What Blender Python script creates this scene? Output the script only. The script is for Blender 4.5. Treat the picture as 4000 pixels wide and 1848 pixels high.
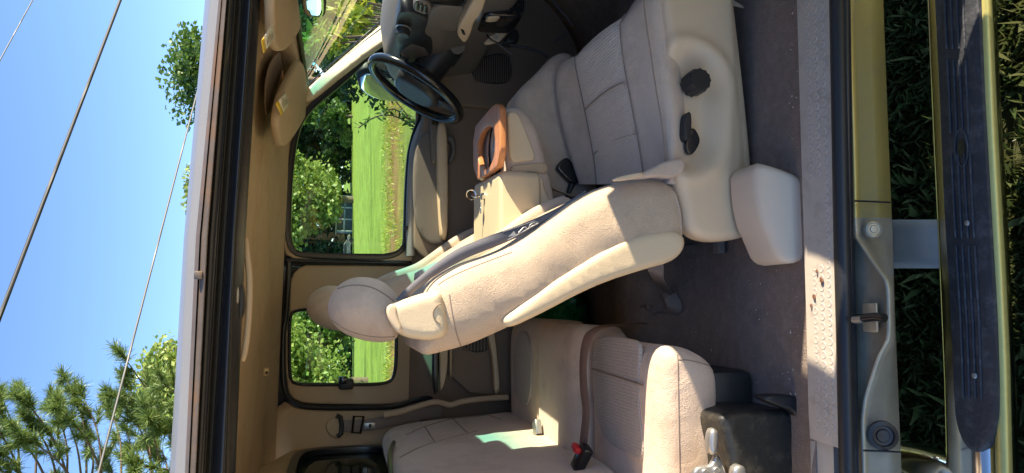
import bpy, bmesh, math, random
import numpy as np
from mathutils import Vector, Matrix, noise
from mathutils.geometry import delaunay_2d_cdt
random.seed(7); rng = np.random.default_rng(11)
PI = math.pi; R = math.radians
for o in list(bpy.data.objects): bpy.data.objects.remove(o)
SC = bpy.context.scene; COL = SC.collection

# ------------------------------------------------------------ camera
F = 2800.0; CAM = np.array([0.0, -1.33, 1.65])
YAW, PIT, ROL = R(5.9), R(-13.5), R(2.1)
f0 = np.array([math.sin(YAW)*math.cos(PIT), math.cos(YAW)*math.cos(PIT), math.sin(PIT)])
r0 = np.array([math.cos(YAW), -math.sin(YAW), 0.0]); u0 = np.cross(r0, f0)
rr = r0*math.cos(ROL)+u0*math.sin(ROL); uu = -r0*math.sin(ROL)+u0*math.cos(ROL)
cd = bpy.data.cameras.new('Camera'); cam = bpy.data.objects.new('Camera', cd); COL.objects.link(cam)
cd.sensor_width = 36; cd.lens = 36*F/4000; cd.clip_start = 0.02; cd.clip_end = 2000
# the photograph lies on its side: picture right = down, picture top = front of the truck
cam.matrix_world = Matrix(((-uu[0], rr[0], -f0[0], CAM[0]), (-uu[1], rr[1], -f0[1], CAM[1]), (-uu[2], rr[2], -f0[2], CAM[2]), (0, 0, 0, 1)))
SC.camera = cam
# ------------------------------------------------------------ light
SUN_EL, SUN_AZ = R(24.5), R(10.5)          # azimuth from the nose of the truck towards the open (right) side
s_dir = Vector((math.cos(SUN_EL)*math.cos(SUN_AZ), -math.cos(SUN_EL)*math.sin(SUN_AZ), math.sin(SUN_EL)))
W = bpy.data.worlds.new('World'); SC.world = W; W.use_nodes = True
nt = W.node_tree; bg = nt.nodes['Background']; sky = nt.nodes.new('ShaderNodeTexSky'); sky.sky_type = 'NISHITA'
sky.sun_disc = False; sky.sun_elevation = SUN_EL; sky.sun_rotation = math.atan2(s_dir.x, s_dir.y)
sky.air_density = 0.6; sky.dust_density = 0.0; sky.ozone_density = 3.0
nt.links.new(sky.outputs[0], bg.inputs[0]); bg.inputs[1].default_value = 0.13
sl = bpy.data.lights.new('Sun', 'SUN'); sl.energy = 5.0; sl.angle = R(0.5); sl.color = (1, 0.87, 0.66)
sun = bpy.data.objects.new('Sun', sl); COL.objects.link(sun); sun.rotation_euler = s_dir.to_track_quat('Z', 'Y').to_euler()
sun.location = (3, -6, 9)
SC.view_settings.view_transform = 'Standard'; SC.view_settings.look = 'None'; SC.view_settings.gamma = 1
SC.view_settings.exposure = 1.6
SC.render.engine = 'CYCLES'
SC.cycles.max_bounces = 8; SC.cycles.transparent_max_bounces = 12; SC.cycles.diffuse_bounces = 5

# ------------------------------------------------------------ picture -> place
def ray(u, v): return f0*F + uu*(2000-u) + rr*(924-v)
def P(u, v, x=None, y=None, z=None):
    d = ray(u, v)
    t = (x-CAM[0])/d[0] if x is not None else (y-CAM[1])/d[1] if y is not None else (z-CAM[2])/d[2]
    return CAM + d*t
def PP(u, v, p0, n):
    d = ray(u, v); n = np.array(n); return CAM + d*(np.dot(np.array(p0)-CAM, n)/np.dot(d, n))

# ------------------------------------------------------------ materials
def mat(name, col, rough=0.6, metal=0.0, bump=0.0, bscale=60, var=0.0, vscale=8, spec=0.4, kind='noise', coat=0.0, sheen=0.0, stretch=None, dirt=None, dscale=14, wrk=0.0):
    m = bpy.data.materials.new(name); m.use_nodes = True; t = m.node_tree; b = t.nodes['Principled BSDF']
    b.inputs['Roughness'].default_value = rough; b.inputs['Metallic'].default_value = metal
    b.inputs['Specular IOR Level'].default_value = spec; b.inputs['Coat Weight'].default_value = coat
    if sheen: b.inputs['Sheen Weight'].default_value = sheen
    tc = t.nodes.new('ShaderNodeTexCoord'); src = tc.outputs['Object']
    if stretch:
        mp = t.nodes.new('ShaderNodeMapping'); mp.inputs['Scale'].default_value = stretch; t.links.new(src, mp.inputs[0]); src = mp.outputs[0]
    last = None
    if var > 0:
        n = t.nodes.new('ShaderNodeTexNoise'); n.inputs['Scale'].default_value = vscale; n.inputs['Detail'].default_value = 6; n.inputs['Roughness'].default_value = 0.65
        t.links.new(src, n.inputs['Vector'])
        mx = t.nodes.new('ShaderNodeMix'); mx.data_type = 'RGBA'; t.links.new(n.outputs[0], mx.inputs[0])
        mx.inputs[6].default_value = (*[c*(1-var) for c in col], 1); mx.inputs[7].default_value = (*[min(1, c*(1+var)) for c in col], 1)
        last = mx.outputs[2]
    if dirt:
        n = t.nodes.new('ShaderNodeTexNoise'); n.inputs['Scale'].default_value = dscale; n.inputs['Detail'].default_value = 8; n.inputs['Roughness'].default_value = 0.7
        t.links.new(tc.outputs['Object'], n.inputs['Vector'])
        rp = t.nodes.new('ShaderNodeValToRGB'); rp.color_ramp.elements[0].position = 0.5; rp.color_ramp.elements[1].position = 0.72; t.links.new(n.outputs[0], rp.inputs[0])
        mx = t.nodes.new('ShaderNodeMix'); mx.data_type = 'RGBA'; t.links.new(rp.outputs[0], mx.inputs[0])
        if last: t.links.new(last, mx.inputs[6])
        else: mx.inputs[6].default_value = (*col, 1)
        mx.inputs[7].default_value = (*dirt, 1); last = mx.outputs[2]
    if last: t.links.new(last, b.inputs['Base Color'])
    else: b.inputs['Base Color'].default_value = (*col, 1)
    if bump > 0:
        if kind == 'weave':
            h = None
            for ax, rot in ((0, 0.6), (1, -0.6)):
                mp = t.nodes.new('ShaderNodeMapping'); mp.inputs['Rotation'].default_value = (0.5, rot, rot); t.links.new(src, mp.inputs[0])
                w = t.nodes.new('ShaderNodeTexWave'); w.inputs['Scale'].default_value = bscale; w.inputs['Distortion'].default_value = 1.5; w.bands_direction = 'XYZ'[ax] if ax == 0 else 'Z'
                t.links.new(mp.outputs[0], w.inputs['Vector'])
                if h is None: h = w.outputs['Fac']
                else:
                    mm = t.nodes.new('ShaderNodeMath'); mm.operation = 'MULTIPLY'; t.links.new(h, mm.inputs[0]); t.links.new(w.outputs['Fac'], mm.inputs[1]); h = mm.outputs[0]
        elif kind == 'cells':
            n = t.nodes.new('ShaderNodeTexVoronoi'); n.inputs['Scale'].default_value = bscale; n.inputs['Randomness'].default_value = 0.35; t.links.new(src, n.inputs['Vector']); h = n.outputs['Distance']
        else:
            n = t.nodes.new('ShaderNodeTexNoise'); n.inputs['Scale'].default_value = bscale; n.inputs['Detail'].default_value = 4; t.links.new(src, n.inputs['Vector']); h = n.outputs[0]
        bp = t.nodes.new('ShaderNodeBump'); bp.inputs['Strength'].default_value = bump; bp.inputs['Distance'].default_value = 0.004; t.links.new(h, bp.inputs['Height']); t.links.new(bp.outputs[0], b.inputs['Normal'])
        if wrk:      # soft creases of used cloth
            n = t.nodes.new('ShaderNodeTexNoise'); n.inputs['Scale'].default_value = 11; n.inputs['Detail'].default_value = 5; n.inputs['Distortion'].default_value = 1.2; t.links.new(tc.outputs['Object'], n.inputs['Vector'])
            b2 = t.nodes.new('ShaderNodeBump'); b2.inputs['Strength'].default_value = wrk; b2.inputs['Distance'].default_value = 0.025; t.links.new(n.outputs[0], b2.inputs['Height']); t.links.new(b2.outputs[0], bp.inputs['Normal'])
    return m
def glass(name, tint, refl_rough=0.0, band=None, ior=1.4):
    m = bpy.data.materials.new(name); m.use_nodes = True; t = m.node_tree; t.nodes.remove(t.nodes['Principled BSDF'])
    out = t.nodes['Material Output']; tr = t.nodes.new('ShaderNodeBsdfTransparent'); gl = t.nodes.new('ShaderNodeBsdfGlossy'); gl.inputs['Roughness'].default_value = refl_rough
    fr = t.nodes.new('ShaderNodeFresnel'); gb_ = t.nodes.new('ShaderNodeNewGeometry'); im = t.nodes.new('ShaderNodeMix'); im.inputs[2].default_value = ior; im.inputs[3].default_value = 1/ior
    t.links.new(gb_.outputs['Backfacing'], im.inputs[0]); t.links.new(im.outputs[0], fr.inputs[0]); mx = t.nodes.new('ShaderNodeMixShader')      # a thin sheet reflects alike from both faces
    tr.inputs[0].default_value = (*tint, 1)
    if band:      # tinted shade band along the top of the windscreen
        g = t.nodes.new('ShaderNodeNewGeometry'); sx = t.nodes.new('ShaderNodeSeparateXYZ'); t.links.new(g.outputs['Position'], sx.inputs[0])
        mr = t.nodes.new('ShaderNodeMapRange'); mr.inputs[1].default_value = band[0]; mr.inputs[2].default_value = band[1]; t.links.new(sx.outputs['Z'], mr.inputs[0])
        c = t.nodes.new('ShaderNodeMix'); c.data_type = 'RGBA'; c.inputs[6].default_value = (*tint, 1); c.inputs[7].default_value = (*band[2], 1); t.links.new(mr.outputs[0], c.inputs[0]); t.links.new(c.outputs[2], tr.inputs[0])
    t.links.new(fr.outputs[0], mx.inputs[0]); t.links.new(tr.outputs[0], mx.inputs[1]); t.links.new(gl.outputs[0], mx.inputs[2]); t.links.new(mx.outputs[0], out.inputs[0])
    return m
def leafmat(name, c1, c2, rough=0.45, transl=0.35):
    m = bpy.data.materials.new(name); m.use_nodes = True; t = m.node_tree; b = t.nodes['Principled BSDF']; out = t.nodes['Material Output']
    g = t.nodes.new('ShaderNodeNewGeometry'); rp = t.nodes.new('ShaderNodeValToRGB'); t.links.new(g.outputs['Random Per Island'], rp.inputs[0])
    rp.color_ramp.elements[0].color = (*c1, 1); rp.color_ramp.elements[1].color = (*c2, 1)
    t.links.new(rp.outputs[0], b.inputs['Base Color']); b.inputs['Roughness'].default_value = rough
    tl = t.nodes.new('ShaderNodeBsdfTranslucent'); mx = t.nodes.new('ShaderNodeMixShader'); mx.inputs[0].default_value = transl
    t.links.new(rp.outputs[0], tl.inputs[0]); t.links.new(b.outputs[0], mx.inputs[1]); t.links.new(tl.outputs[0], mx.inputs[2]); t.links.new(mx.outputs[0], out.inputs[0])
    return m
M = {}
M['fabric'] = mat('seat_velour', (0.60, 0.46, 0.355), 0.9, bump=0.5, bscale=380, var=0.12, vscale=9, spec=0.2, sheen=0.3, dirt=(0.45, 0.335, 0.25), dscale=6, wrk=0.2)
M['tweed'] = mat('seat_tweed', (0.60, 0.455, 0.325), 0.9, wrk=0.2, dirt=(0.50, 0.375, 0.27), dscale=8, bump=0.9, bscale=330, var=0.22, vscale=240, spec=0.2, sheen=0.2, stretch=(1, 1, 1.7))
M['insert'] = mat('seat_insert_weave', (0.68, 0.57, 0.475), 0.9, bump=1.0, bscale=120, var=0.22, vscale=110, spec=0.2, kind='cells', sheen=0.2)
M['plastic'] = mat('beige_plastic', (0.67, 0.50, 0.33), 0.5, bump=0.12, bscale=500, var=0.05, vscale=6, spec=0.4)
M['vinyl'] = mat('cream_vinyl', (0.66, 0.515, 0.335), 0.5, bump=0.15, bscale=300, var=0.05, vscale=10)
M['trim'] = mat('tan_trim', (0.47, 0.345, 0.225), 0.7, bump=0.15, bscale=380, var=0.08, vscale=7)
M['headliner'] = mat('headliner_cloth', (0.52, 0.39, 0.26), 0.95, bump=0.2, bscale=300, var=0.1, vscale=5, spec=0.1, wrk=0.3, dirt=(0.42, 0.30, 0.19), dscale=4)
M['carpet'] = mat('carpet', (0.235, 0.185, 0.16), 0.95, bump=0.9, bscale=260, var=0.3, vscale=40, spec=0.1, dirt=(0.29, 0.24, 0.21), dscale=22)
M['rubber'] = mat('black_rubber', (0.018, 0.018, 0.02), 0.4, bump=0.15, bscale=200, spec=0.5)
M['seal'] = mat('black_seal', (0.015, 0.016, 0.02), 0.28, spec=0.5)
M['black'] = mat('black_plastic', (0.022, 0.022, 0.024), 0.45, bump=0.1, bscale=400)
M['gloss'] = mat('gloss_black', (0.012, 0.012, 0.014), 0.16, spec=0.6)
M['dash'] = mat('dash_vinyl', (0.16, 0.135, 0.115), 0.5, bump=0.2, bscale=350)
M['dashdark'] = mat('dash_cluster', (0.03, 0.03, 0.032), 0.4, bump=0.1, bscale=300)
M['kick'] = mat('brown_lower_trim', (0.25, 0.18, 0.13), 0.65, bump=0.15, bscale=300, var=0.08)
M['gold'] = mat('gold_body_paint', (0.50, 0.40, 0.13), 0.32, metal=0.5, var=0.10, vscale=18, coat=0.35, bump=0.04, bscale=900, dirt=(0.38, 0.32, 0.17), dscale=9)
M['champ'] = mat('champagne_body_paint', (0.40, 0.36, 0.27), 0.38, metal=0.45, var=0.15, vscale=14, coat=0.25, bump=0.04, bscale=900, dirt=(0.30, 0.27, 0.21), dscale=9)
M['silver'] = mat('pale_roof_paint', (0.27, 0.26, 0.25), 0.35, metal=0.2, coat=0.3, var=0.06)
M['alu'] = mat('weathered_molding', (0.17, 0.13, 0.10), 0.4, metal=0.4, var=0.3, vscale=30, dirt=(0.28, 0.14, 0.06), dscale=6)
M['chrome'] = mat('chrome', (0.75, 0.75, 0.74), 0.12, metal=1.0)
M['goldrefl'] = mat('gold_reflection', (0.55, 0.47, 0.16), 0.35, metal=0.5, var=0.15, vscale=60)
M['seamc'] = mat('seam_thread', (0.30, 0.225, 0.18), 0.9)
M['insertd'] = mat('rear_insert_weave', (0.40, 0.34, 0.295), 0.9, bump=1.0, bscale=115, var=0.2, vscale=110, spec=0.2, kind='cells', sheen=0.2)
M['steel'] = mat('grey_steel', (0.42, 0.41, 0.40), 0.38, metal=0.8, var=0.2, vscale=40)
M['bracket'] = mat('galvanised_bracket', (0.45, 0.44, 0.42), 0.5, metal=0.3, var=0.12, vscale=30)
M['plate'] = mat('sill_plate_plastic', (0.48, 0.42, 0.355), 0.5, bump=0.12, bscale=300, var=0.1, vscale=20, dirt=(0.33, 0.28, 0.24), dscale=16)
M['pad'] = mat('step_pad_rubber', (0.035, 0.037, 0.045), 0.5, bump=0.5, bscale=90, var=0.3, vscale=50, dirt=(0.10, 0.10, 0.11), dscale=30)
M['beltb'] = mat('brown_webbing', (0.17, 0.105, 0.08), 0.85, bump=0.4, bscale=600)
M['pale'] = mat('offwhite_plastic', (0.66, 0.525, 0.395), 0.5, bump=0.1, bscale=400, var=0.05)
M['belt'] = mat('grey_brown_webbing', (0.24, 0.19, 0.165), 0.85, bump=0.4, bscale=600)
M['beltd'] = mat('slate_webbing', (0.13, 0.125, 0.14), 0.8, bump=0.4, bscale=600)
M['ledge'] = mat('satin_ledge', (0.30, 0.27, 0.25), 0.22, spec=0.6)
M['wood'] = mat('orange_wood', (0.58, 0.215, 0.08), 0.45, var=0.5, vscale=9, stretch=(1, 9, 9), bump=0.1, bscale=80, coat=0.2)
M['white'] = mat('white_paint', (0.78, 0.78, 0.75), 0.5)
M['yellow'] = mat('yellow_label', (0.75, 0.48, 0.04), 0.5)
M['label'] = mat('cream_label', (0.72, 0.66, 0.52), 0.5)
M['ink'] = mat('label_ink', (0.28, 0.23, 0.18), 0.6)
M['red'] = mat('red_button', (0.55, 0.03, 0.03), 0.4)
M['greenplastic'] = mat('green_plastic', (0.01, 0.14, 0.035), 0.3)
M['dimple'] = mat('sill_dimple', (0.47, 0.42, 0.37), 0.45, bump=0.1, bscale=300)
M['darkmetal'] = mat('dirty_dark_plastic', (0.022, 0.021, 0.019), 0.42, bump=0.3, bscale=60, dirt=(0.07, 0.06, 0.045), dscale=30)
M['dirtbits'] = mat('sand_bits', (0.6, 0.55, 0.48), 0.7)
M['rust'] = mat('leaf_bits', (0.12, 0.05, 0.025), 0.7)
M['window'] = glass('window_glass', (0.80, 0.90, 0.84))
M['wind'] = glass('windscreen_glass', (0.84, 0.92, 0.87), band=(1.67, 1.79, (0.16, 0.55, 0.58)), ior=1.5)
M['backglass'] = glass('privacy_glass', (0.16, 0.20, 0.16), ior=1.25)
M['mirror'] = mat('mirror_glass', (0.8, 0.82, 0.82), 0.02, metal=1.0)
M['wire'] = mat('cable_black', (0.02, 0.02, 0.025), 0.6)
M['wire2'] = mat('cable_grey', (0.10, 0.10, 0.105), 0.5)
M['bark'] = mat('bark', (0.14, 0.10, 0.07), 0.9, bump=0.8, bscale=12, var=0.3, vscale=6)
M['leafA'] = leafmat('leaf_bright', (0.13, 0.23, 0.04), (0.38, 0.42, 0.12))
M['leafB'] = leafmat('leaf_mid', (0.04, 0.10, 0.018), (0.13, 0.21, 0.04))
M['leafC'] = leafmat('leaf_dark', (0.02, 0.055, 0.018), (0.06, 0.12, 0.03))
M['leafY'] = leafmat('leaf_yellow', (0.16, 0.30, 0.02), (0.50, 0.48, 0.05))
M['needle'] = leafmat('pine_needle', (0.05, 0.11, 0.03), (0.22, 0.29, 0.07), transl=0.3)
M['grass'] = leafmat('grass_blade', (0.035, 0.065, 0.015), (0.13, 0.135, 0.05))
M['barn'] = mat('shed_steel_blue', (0.20, 0.27, 0.36), 0.5)
M['barnw'] = mat('shed_trim', (0.55, 0.60, 0.62), 0.5)
M['tin'] = mat('tin_roof', (0.30, 0.29, 0.28), 0.5, metal=0.4)
# ground: mown lime field with a dry strip, darker turf round the truck
def groundmat():
    m = bpy.data.materials.new('field_grass'); m.use_nodes = True; t = m.node_tree; b = t.nodes['Principled BSDF']; b.inputs['Roughness'].default_value = 0.95; b.inputs['Specular IOR Level'].default_value = 0.1
    tc = t.nodes.new('ShaderNodeTexCoord'); sp = t.nodes.new('ShaderNodeSeparateXYZ'); gp = t.nodes.new('ShaderNodeNewGeometry'); t.links.new(gp.outputs['Position'], sp.inputs[0])
    n = t.nodes.new('ShaderNodeTexNoise'); n.inputs['Scale'].default_value = 0.6; n.inputs['Detail'].default_value = 8; n.inputs['Roughness'].default_value = 0.7
    mp = t.nodes.new('ShaderNodeMapping'); mp.inputs['Scale'].default_value = (0.35, 1.0, 1.0); t.links.new(tc.outputs['Object'], mp.inputs[0]); t.links.new(mp.outputs[0], n.inputs['Vector'])
    n2 = t.nodes.new('ShaderNodeTexNoise'); n2.inputs['Scale'].default_value = 14; n2.inputs['Detail'].default_value = 6; t.links.new(tc.outputs['Object'], n2.inputs['Vector'])
    ad = t.nodes.new('ShaderNodeMath'); ad.operation = 'MULTIPLY_ADD'; ad.inputs[1].default_value = 5.0; t.links.new(n.outputs[0], ad.inputs[0]); t.links.new(sp.outputs['Y'], ad.inputs[2])
    ad2 = t.nodes.new('ShaderNodeMath'); ad2.operation = 'MULTIPLY_ADD'; ad2.inputs[1].default_value = 2.0; t.links.new(n2.outputs[0], ad2.inputs[0]); t.links.new(ad.outputs[0], ad2.inputs[2])
    mr = t.nodes.new('ShaderNodeMapRange'); mr.inputs[1].default_value = 0; mr.inputs[2].default_value = 80; t.links.new(ad2.outputs[0], mr.inputs[0])
    rp = t.nodes.new('ShaderNodeValToRGB'); cr = rp.color_ramp; t.links.new(mr.outputs[0], rp.inputs[0]); mr.inputs[1].default_value = -4; mr.inputs[2].default_value = 76
    def e(pos, c):
        x = cr.elements.new(pos); x.color = (*c, 1)
    cr.elements[0].color = (0.52, 0.42, 0.28, 1); cr.elements[1].color = (0.34, 0.45, 0.085, 1); cr.elements[1].position = 1.0  # pale ground behind the camera, added to bounce warm light into the cab
    off = 3.5+4
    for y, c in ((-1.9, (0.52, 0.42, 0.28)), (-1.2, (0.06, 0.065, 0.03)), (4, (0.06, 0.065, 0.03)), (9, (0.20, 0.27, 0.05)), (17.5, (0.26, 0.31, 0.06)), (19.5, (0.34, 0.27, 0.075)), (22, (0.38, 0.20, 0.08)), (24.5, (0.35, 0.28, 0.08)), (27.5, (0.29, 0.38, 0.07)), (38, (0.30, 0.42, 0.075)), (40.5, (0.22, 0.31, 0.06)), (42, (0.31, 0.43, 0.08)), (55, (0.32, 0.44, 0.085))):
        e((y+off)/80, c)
    n3 = t.nodes.new('ShaderNodeTexNoise'); n3.inputs['Scale'].default_value = 1.6; n3.inputs['Detail'].default_value = 10; n3.inputs['Roughness'].default_value = 0.8; mp3 = t.nodes.new('ShaderNodeMapping'); mp3.inputs['Scale'].default_value = (0.5, 0.35, 1); t.links.new(tc.outputs['Object'], mp3.inputs[0]); t.links.new(mp3.outputs[0], n3.inputs['Vector'])
    mm = t.nodes.new('ShaderNodeMapRange'); mm.inputs[1].default_value = 0.3; mm.inputs[2].default_value = 0.7; mm.inputs[3].default_value = 0.5; mm.inputs[4].default_value = 1.4; t.links.new(n3.outputs[0], mm.inputs[0])
    vm = t.nodes.new('ShaderNodeVectorMath'); vm.operation = 'SCALE'; t.links.new(rp.outputs[0], vm.inputs[0]); t.links.new(mm.outputs[0], vm.inputs['Scale']); t.links.new(vm.outputs[0], b.inputs['Base Color'])
    bp = t.nodes.new('ShaderNodeBump'); bp.inputs['Strength'].default_value = 0.6; bp.inputs['Distance'].default_value = 0.05; t.links.new(n2.outputs[0], bp.inputs['Height']); t.links.new(bp.outputs[0], b.inputs['Normal'])
    return m
M['field'] = groundmat()

# ------------------------------------------------------------ builders
WL = {}
def link(o, parent, w):
    COL.objects.link(o); WL[o.name] = Vector(w)
    if parent is not None:
        o.parent = parent; o.location = Vector(w) - WL[parent.name]
    else: o.location = w
    return o
def empty(name, loc, label, cat, group=None):
    o = bpy.data.objects.new(name, None); o.empty_display_size = 0.2; link(o, None, loc)
    o['label'] = label; o['category'] = cat
    if group: o['group'] = group
    return o
def tag(o, label, cat, group=None):
    o['label'] = label; o['category'] = cat
    if group: o['group'] = group
    return o
def build(name, V, Fc, m, parent=None, smooth=True, ang=None, mats=None, fm=None):
    V = np.asarray(V, dtype=float); c = (V.min(0)+V.max(0))/2
    me = bpy.data.meshes.new(name); me.from_pydata((V-c).tolist(), [], [tuple(int(i) for i in f) for f in Fc])
    for x in (mats or [m]): me.materials.append(x)
    if fm is not None: me.polygons.foreach_set('material_index', np.asarray(fm, dtype=np.int32))
    me.validate(); me.update()
    o = bpy.data.objects.new(name, me); link(o, parent, c)
    if smooth:
        me.polygons.foreach_set('use_smooth', [True]*len(me.polygons))
        if ang: me.set_sharp_from_angle(angle=R(ang))
    return o
def fixn(o):
    bm = bmesh.new(); bm.from_mesh(o.data); bmesh.ops.recalc_face_normals(bm, faces=bm.faces); bm.to_mesh(o.data); bm.free(); return o
def smoothloop(p, n=3, closed=True):
    p = np.asarray(p, dtype=float)
    for _ in range(n):
        q = np.roll(p, -1, 0) if closed else p[1:]
        a = p if closed else p[:-1]
        s = np.empty((2*len(a), p.shape[1])); s[0::2] = a*0.75+q*0.25; s[1::2] = a*0.25+q*0.75
        if not closed: s = np.vstack([p[:1], s, p[-1:]])
        p = s
    return p
def resample(p, step=None, n=None, closed=True):
    p = np.asarray(p, dtype=float)
    if closed: p = np.vstack([p, p[:1]])
    d = np.r_[0, np.cumsum(np.linalg.norm(np.diff(p, axis=0), axis=1))]
    if n is None: n = max(8, int(d[-1]/step))
    t = np.linspace(0, d[-1], n+1 if closed else n)
    q = np.stack([np.interp(t, d, p[:, k]) for k in range(p.shape[1])], 1)
    return q[:-1] if closed else q
def dist_to(p, loop):
    a = loop; b = np.roll(loop, -1, 0); ab = b-a; L = (ab**2).sum(1)+1e-12
    ap = p[:, None, :]-a[None]; t = np.clip((ap*ab[None]).sum(2)/L[None], 0, 1)
    return np.sqrt(((ap-t[:, :, None]*ab[None])**2).sum(2)).min(1)
def inside(p, loop):
    x, y = p[:, 0], p[:, 1]; r = np.zeros(len(p), bool); j = len(loop)-1
    for i in range(len(loop)):
        xi, yi = loop[i]; xj, yj = loop[j]
        c = ((yi > y) != (yj > y)) & (x < (xj-xi)*(y-yi)/(yj-yi+1e-15)+xi); r ^= c; j = i
    return r
def pad(name, outline, mp, d0, d1, r, m, parent=None, bulge=0.0, bs=0.06, step=0.02, sm=2, fun=None, back=True, hole=None, ang=None, rs=None, wob=0.0, ws_=9.0):
    """A cushion-like solid: a 2-D outline, front face at depth d0, back at d1, edges rounded by r.  mp(a,b,d)->xyz"""
    lp = resample(smoothloop(outline, sm), step); hl = None
    pts = [lp]; edges = [(i, (i+1) % len(lp)) for i in range(len(lp))]; n0 = len(lp)
    loops = [lp]
    if hole is not None:
        hl = resample(smoothloop(hole, sm), step); pts.append(hl); edges += [(n0+i, n0+(i+1) % len(hl)) for i in range(len(hl))]; loops.append(hl)
    allp = np.vstack(loops)
    mn, mx = lp.min(0), lp.max(0)
    g = np.stack(np.meshgrid(np.arange(mn[0], mx[0], step*1.1), np.arange(mn[1], mx[1], step*1.1)), -1).reshape(-1, 2)
    g = g + (rng.random(g.shape)-0.5)*step*0.1
    g = g[inside(g, lp)]
    if hl is not None: g = g[~inside(g, hl)]
    dd = lambda q: np.minimum(dist_to(q, lp), dist_to(q, hl)) if hl is not None else dist_to(q, lp)
    if len(g): g = g[dd(g) > max(r, step*0.6)]
    if r > 0:
        for fr_ in (0.07, 0.28, 0.6, 1.0):
            for L, sgn in ((lp, 1),)+(((hl, -1),) if hl is not None else ()):
                nx = np.roll(L, -1, 0)-np.roll(L, 1, 0); nx = np.stack([-nx[:, 1], nx[:, 0]], 1); nx /= np.linalg.norm(nx, axis=1)[:, None]+1e-12
                ar = 0.5*np.sum(L[:, 0]*np.roll(L[:, 1], -1)-np.roll(L[:, 0], -1)*L[:, 1])
                q = L+nx*(1 if ar > 0 else -1)*sgn*r*fr_
                ok = inside(q, lp)
                if hl is not None: ok &= ~inside(q, hl)
                q = q[ok]
                if len(q): q = q[dd(q) > r*fr_*0.9]
                pts.append(q)
    if len(g): pts.append(g)
    allv = np.vstack(pts)
    res = delaunay_2d_cdt([Vector(p) for p in allv], edges, [], 0, 1e-7)
    v2 = np.array([tuple(v) for v in res[0]]); tri = [f for f in res[2]]
    cen = np.array([v2[list(f)].mean(0) for f in tri]); ok = inside(cen, lp)
    if hl is not None: ok &= ~inside(cen, hl)
    tri = [f for f, k in zip(tri, ok) if k]
    D = dd(v2)
    def hf(rad): return rad-np.sqrt(np.maximum(0, rad*rad-np.maximum(0, rad-D)**2)) if rad > 0 else np.zeros(len(D))
    h0 = d0+hf(r)-bulge*(1-np.exp(-np.maximum(0, D-r*0.3)/bs))
    if wob: h0 = h0+np.array([wob*(noise.noise((a*ws_, b*ws_, d0*7))+0.5*noise.noise((a*ws_*2.7, b*ws_*2.7, d0*3))) for a, b in v2])*np.minimum(1, D/(r+0.02))
    if fun is not None: h0 = h0+np.array([fun(a, b) for a, b in v2])
    V = [mp(a, b, h) for (a, b), h in zip(v2, h0)]; n = len(V); Fc = list(map(list, tri))
    if back:
        r2 = r if rs is None else rs
        h1 = d1-hf(r2)+bulge*0.6*(1-np.exp(-np.maximum(0, D-r*0.3)/bs))
        V += [mp(a, b, h) for (a, b), h in zip(v2, h1)]
        Fc += [[i+n for i in f[::-1]] for f in tri]
        cnt = {}
        for f in tri:
            for i in range(3):
                e = (f[i], f[(i+1) % 3]); cnt[e] = 1
        for (a, b) in list(cnt):
            if (b, a) not in cnt: Fc.append([b, a, a+n, b+n])
    o = build(name, V, Fc, m, parent, True, ang); fixn(o); return o
def side(a, b, d): return (a, d, b)                    # outline in x,z ; depth y
def px(lst, y): return [(lambda p: (p[0], p[2]))(P(u, v, y=y)) for u, v in lst]
SP0, SPN = (0, 1.80, 1.36), (0, 1, 0.286)              # driver-side upper wall leans inwards
def sidew(a, b, d): return (a, 1.80-0.286*(b-1.36)+d, b)
def pxw(lst): return [(lambda p: (p[0], p[2]))(PP(u, v, SP0, SPN)) for u, v in lst]
def tube(name, pts, rad, m, parent=None, n=8, closed=False, flat=None, cap=True):
    """swept tube; flat=(w,h,dirvec) gives a ribbon-like section"""
    pts = np.asarray(pts, dtype=float); k = len(pts); V = []; Fc = []
    rad = np.broadcast_to(np.asarray(rad, dtype=float), (k,))
    up = None
    for i in range(k):
        t = pts[(i+1) % k]-pts[i-1] if closed else pts[min(i+1, k-1)]-pts[max(i-1, 0)]
        t = t/(np.linalg.norm(t)+1e-12)
        if flat is not None:
            d = np.asarray(flat[2][i] if np.ndim(flat[2]) == 2 else flat[2], dtype=float); d = d-t*np.dot(d, t); d /= np.linalg.norm(d)+1e-12; e = np.cross(t, d)
            for j in range(n):
                a = 2*PI*j/n; ca, sa = math.cos(a), math.sin(a)
                V.append(pts[i]+d*flat[0]*np.sign(ca)*abs(ca)**0.35+e*flat[1]*np.sign(sa)*abs(sa)**0.6)
        else:
            if up is None: up = np.array([0, 0, 1.0]) if abs(t[2]) < 0.9 else np.array([1.0, 0, 0])
            d = up-t*np.dot(up, t); d /= np.linalg.norm(d); up = d; e = np.cross(t, d)
            for j in range(n):
                a = 2*PI*j/n; V.append(pts[i]+(d*math.cos(a)+e*math.sin(a))*rad[i])
    for i in range(k if closed else k-1):
        for j in range(n):
            a, b = i*n+j, i*n+(j+1) % n; c, d_ = ((i+1) % k)*n+(j+1) % n, ((i+1) % k)*n+j; Fc.append([a, b, c, d_])
    if cap and not closed: Fc.append(list(range(n))[::-1]); Fc.append([(k-1)*n+j for j in range(n)])
    o = build(name, V, Fc, m, parent, True, 50 if flat is not None else 60); fixn(o); return o
def curve(pts, n=3): return smoothloop(pts, n, closed=False)
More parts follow.
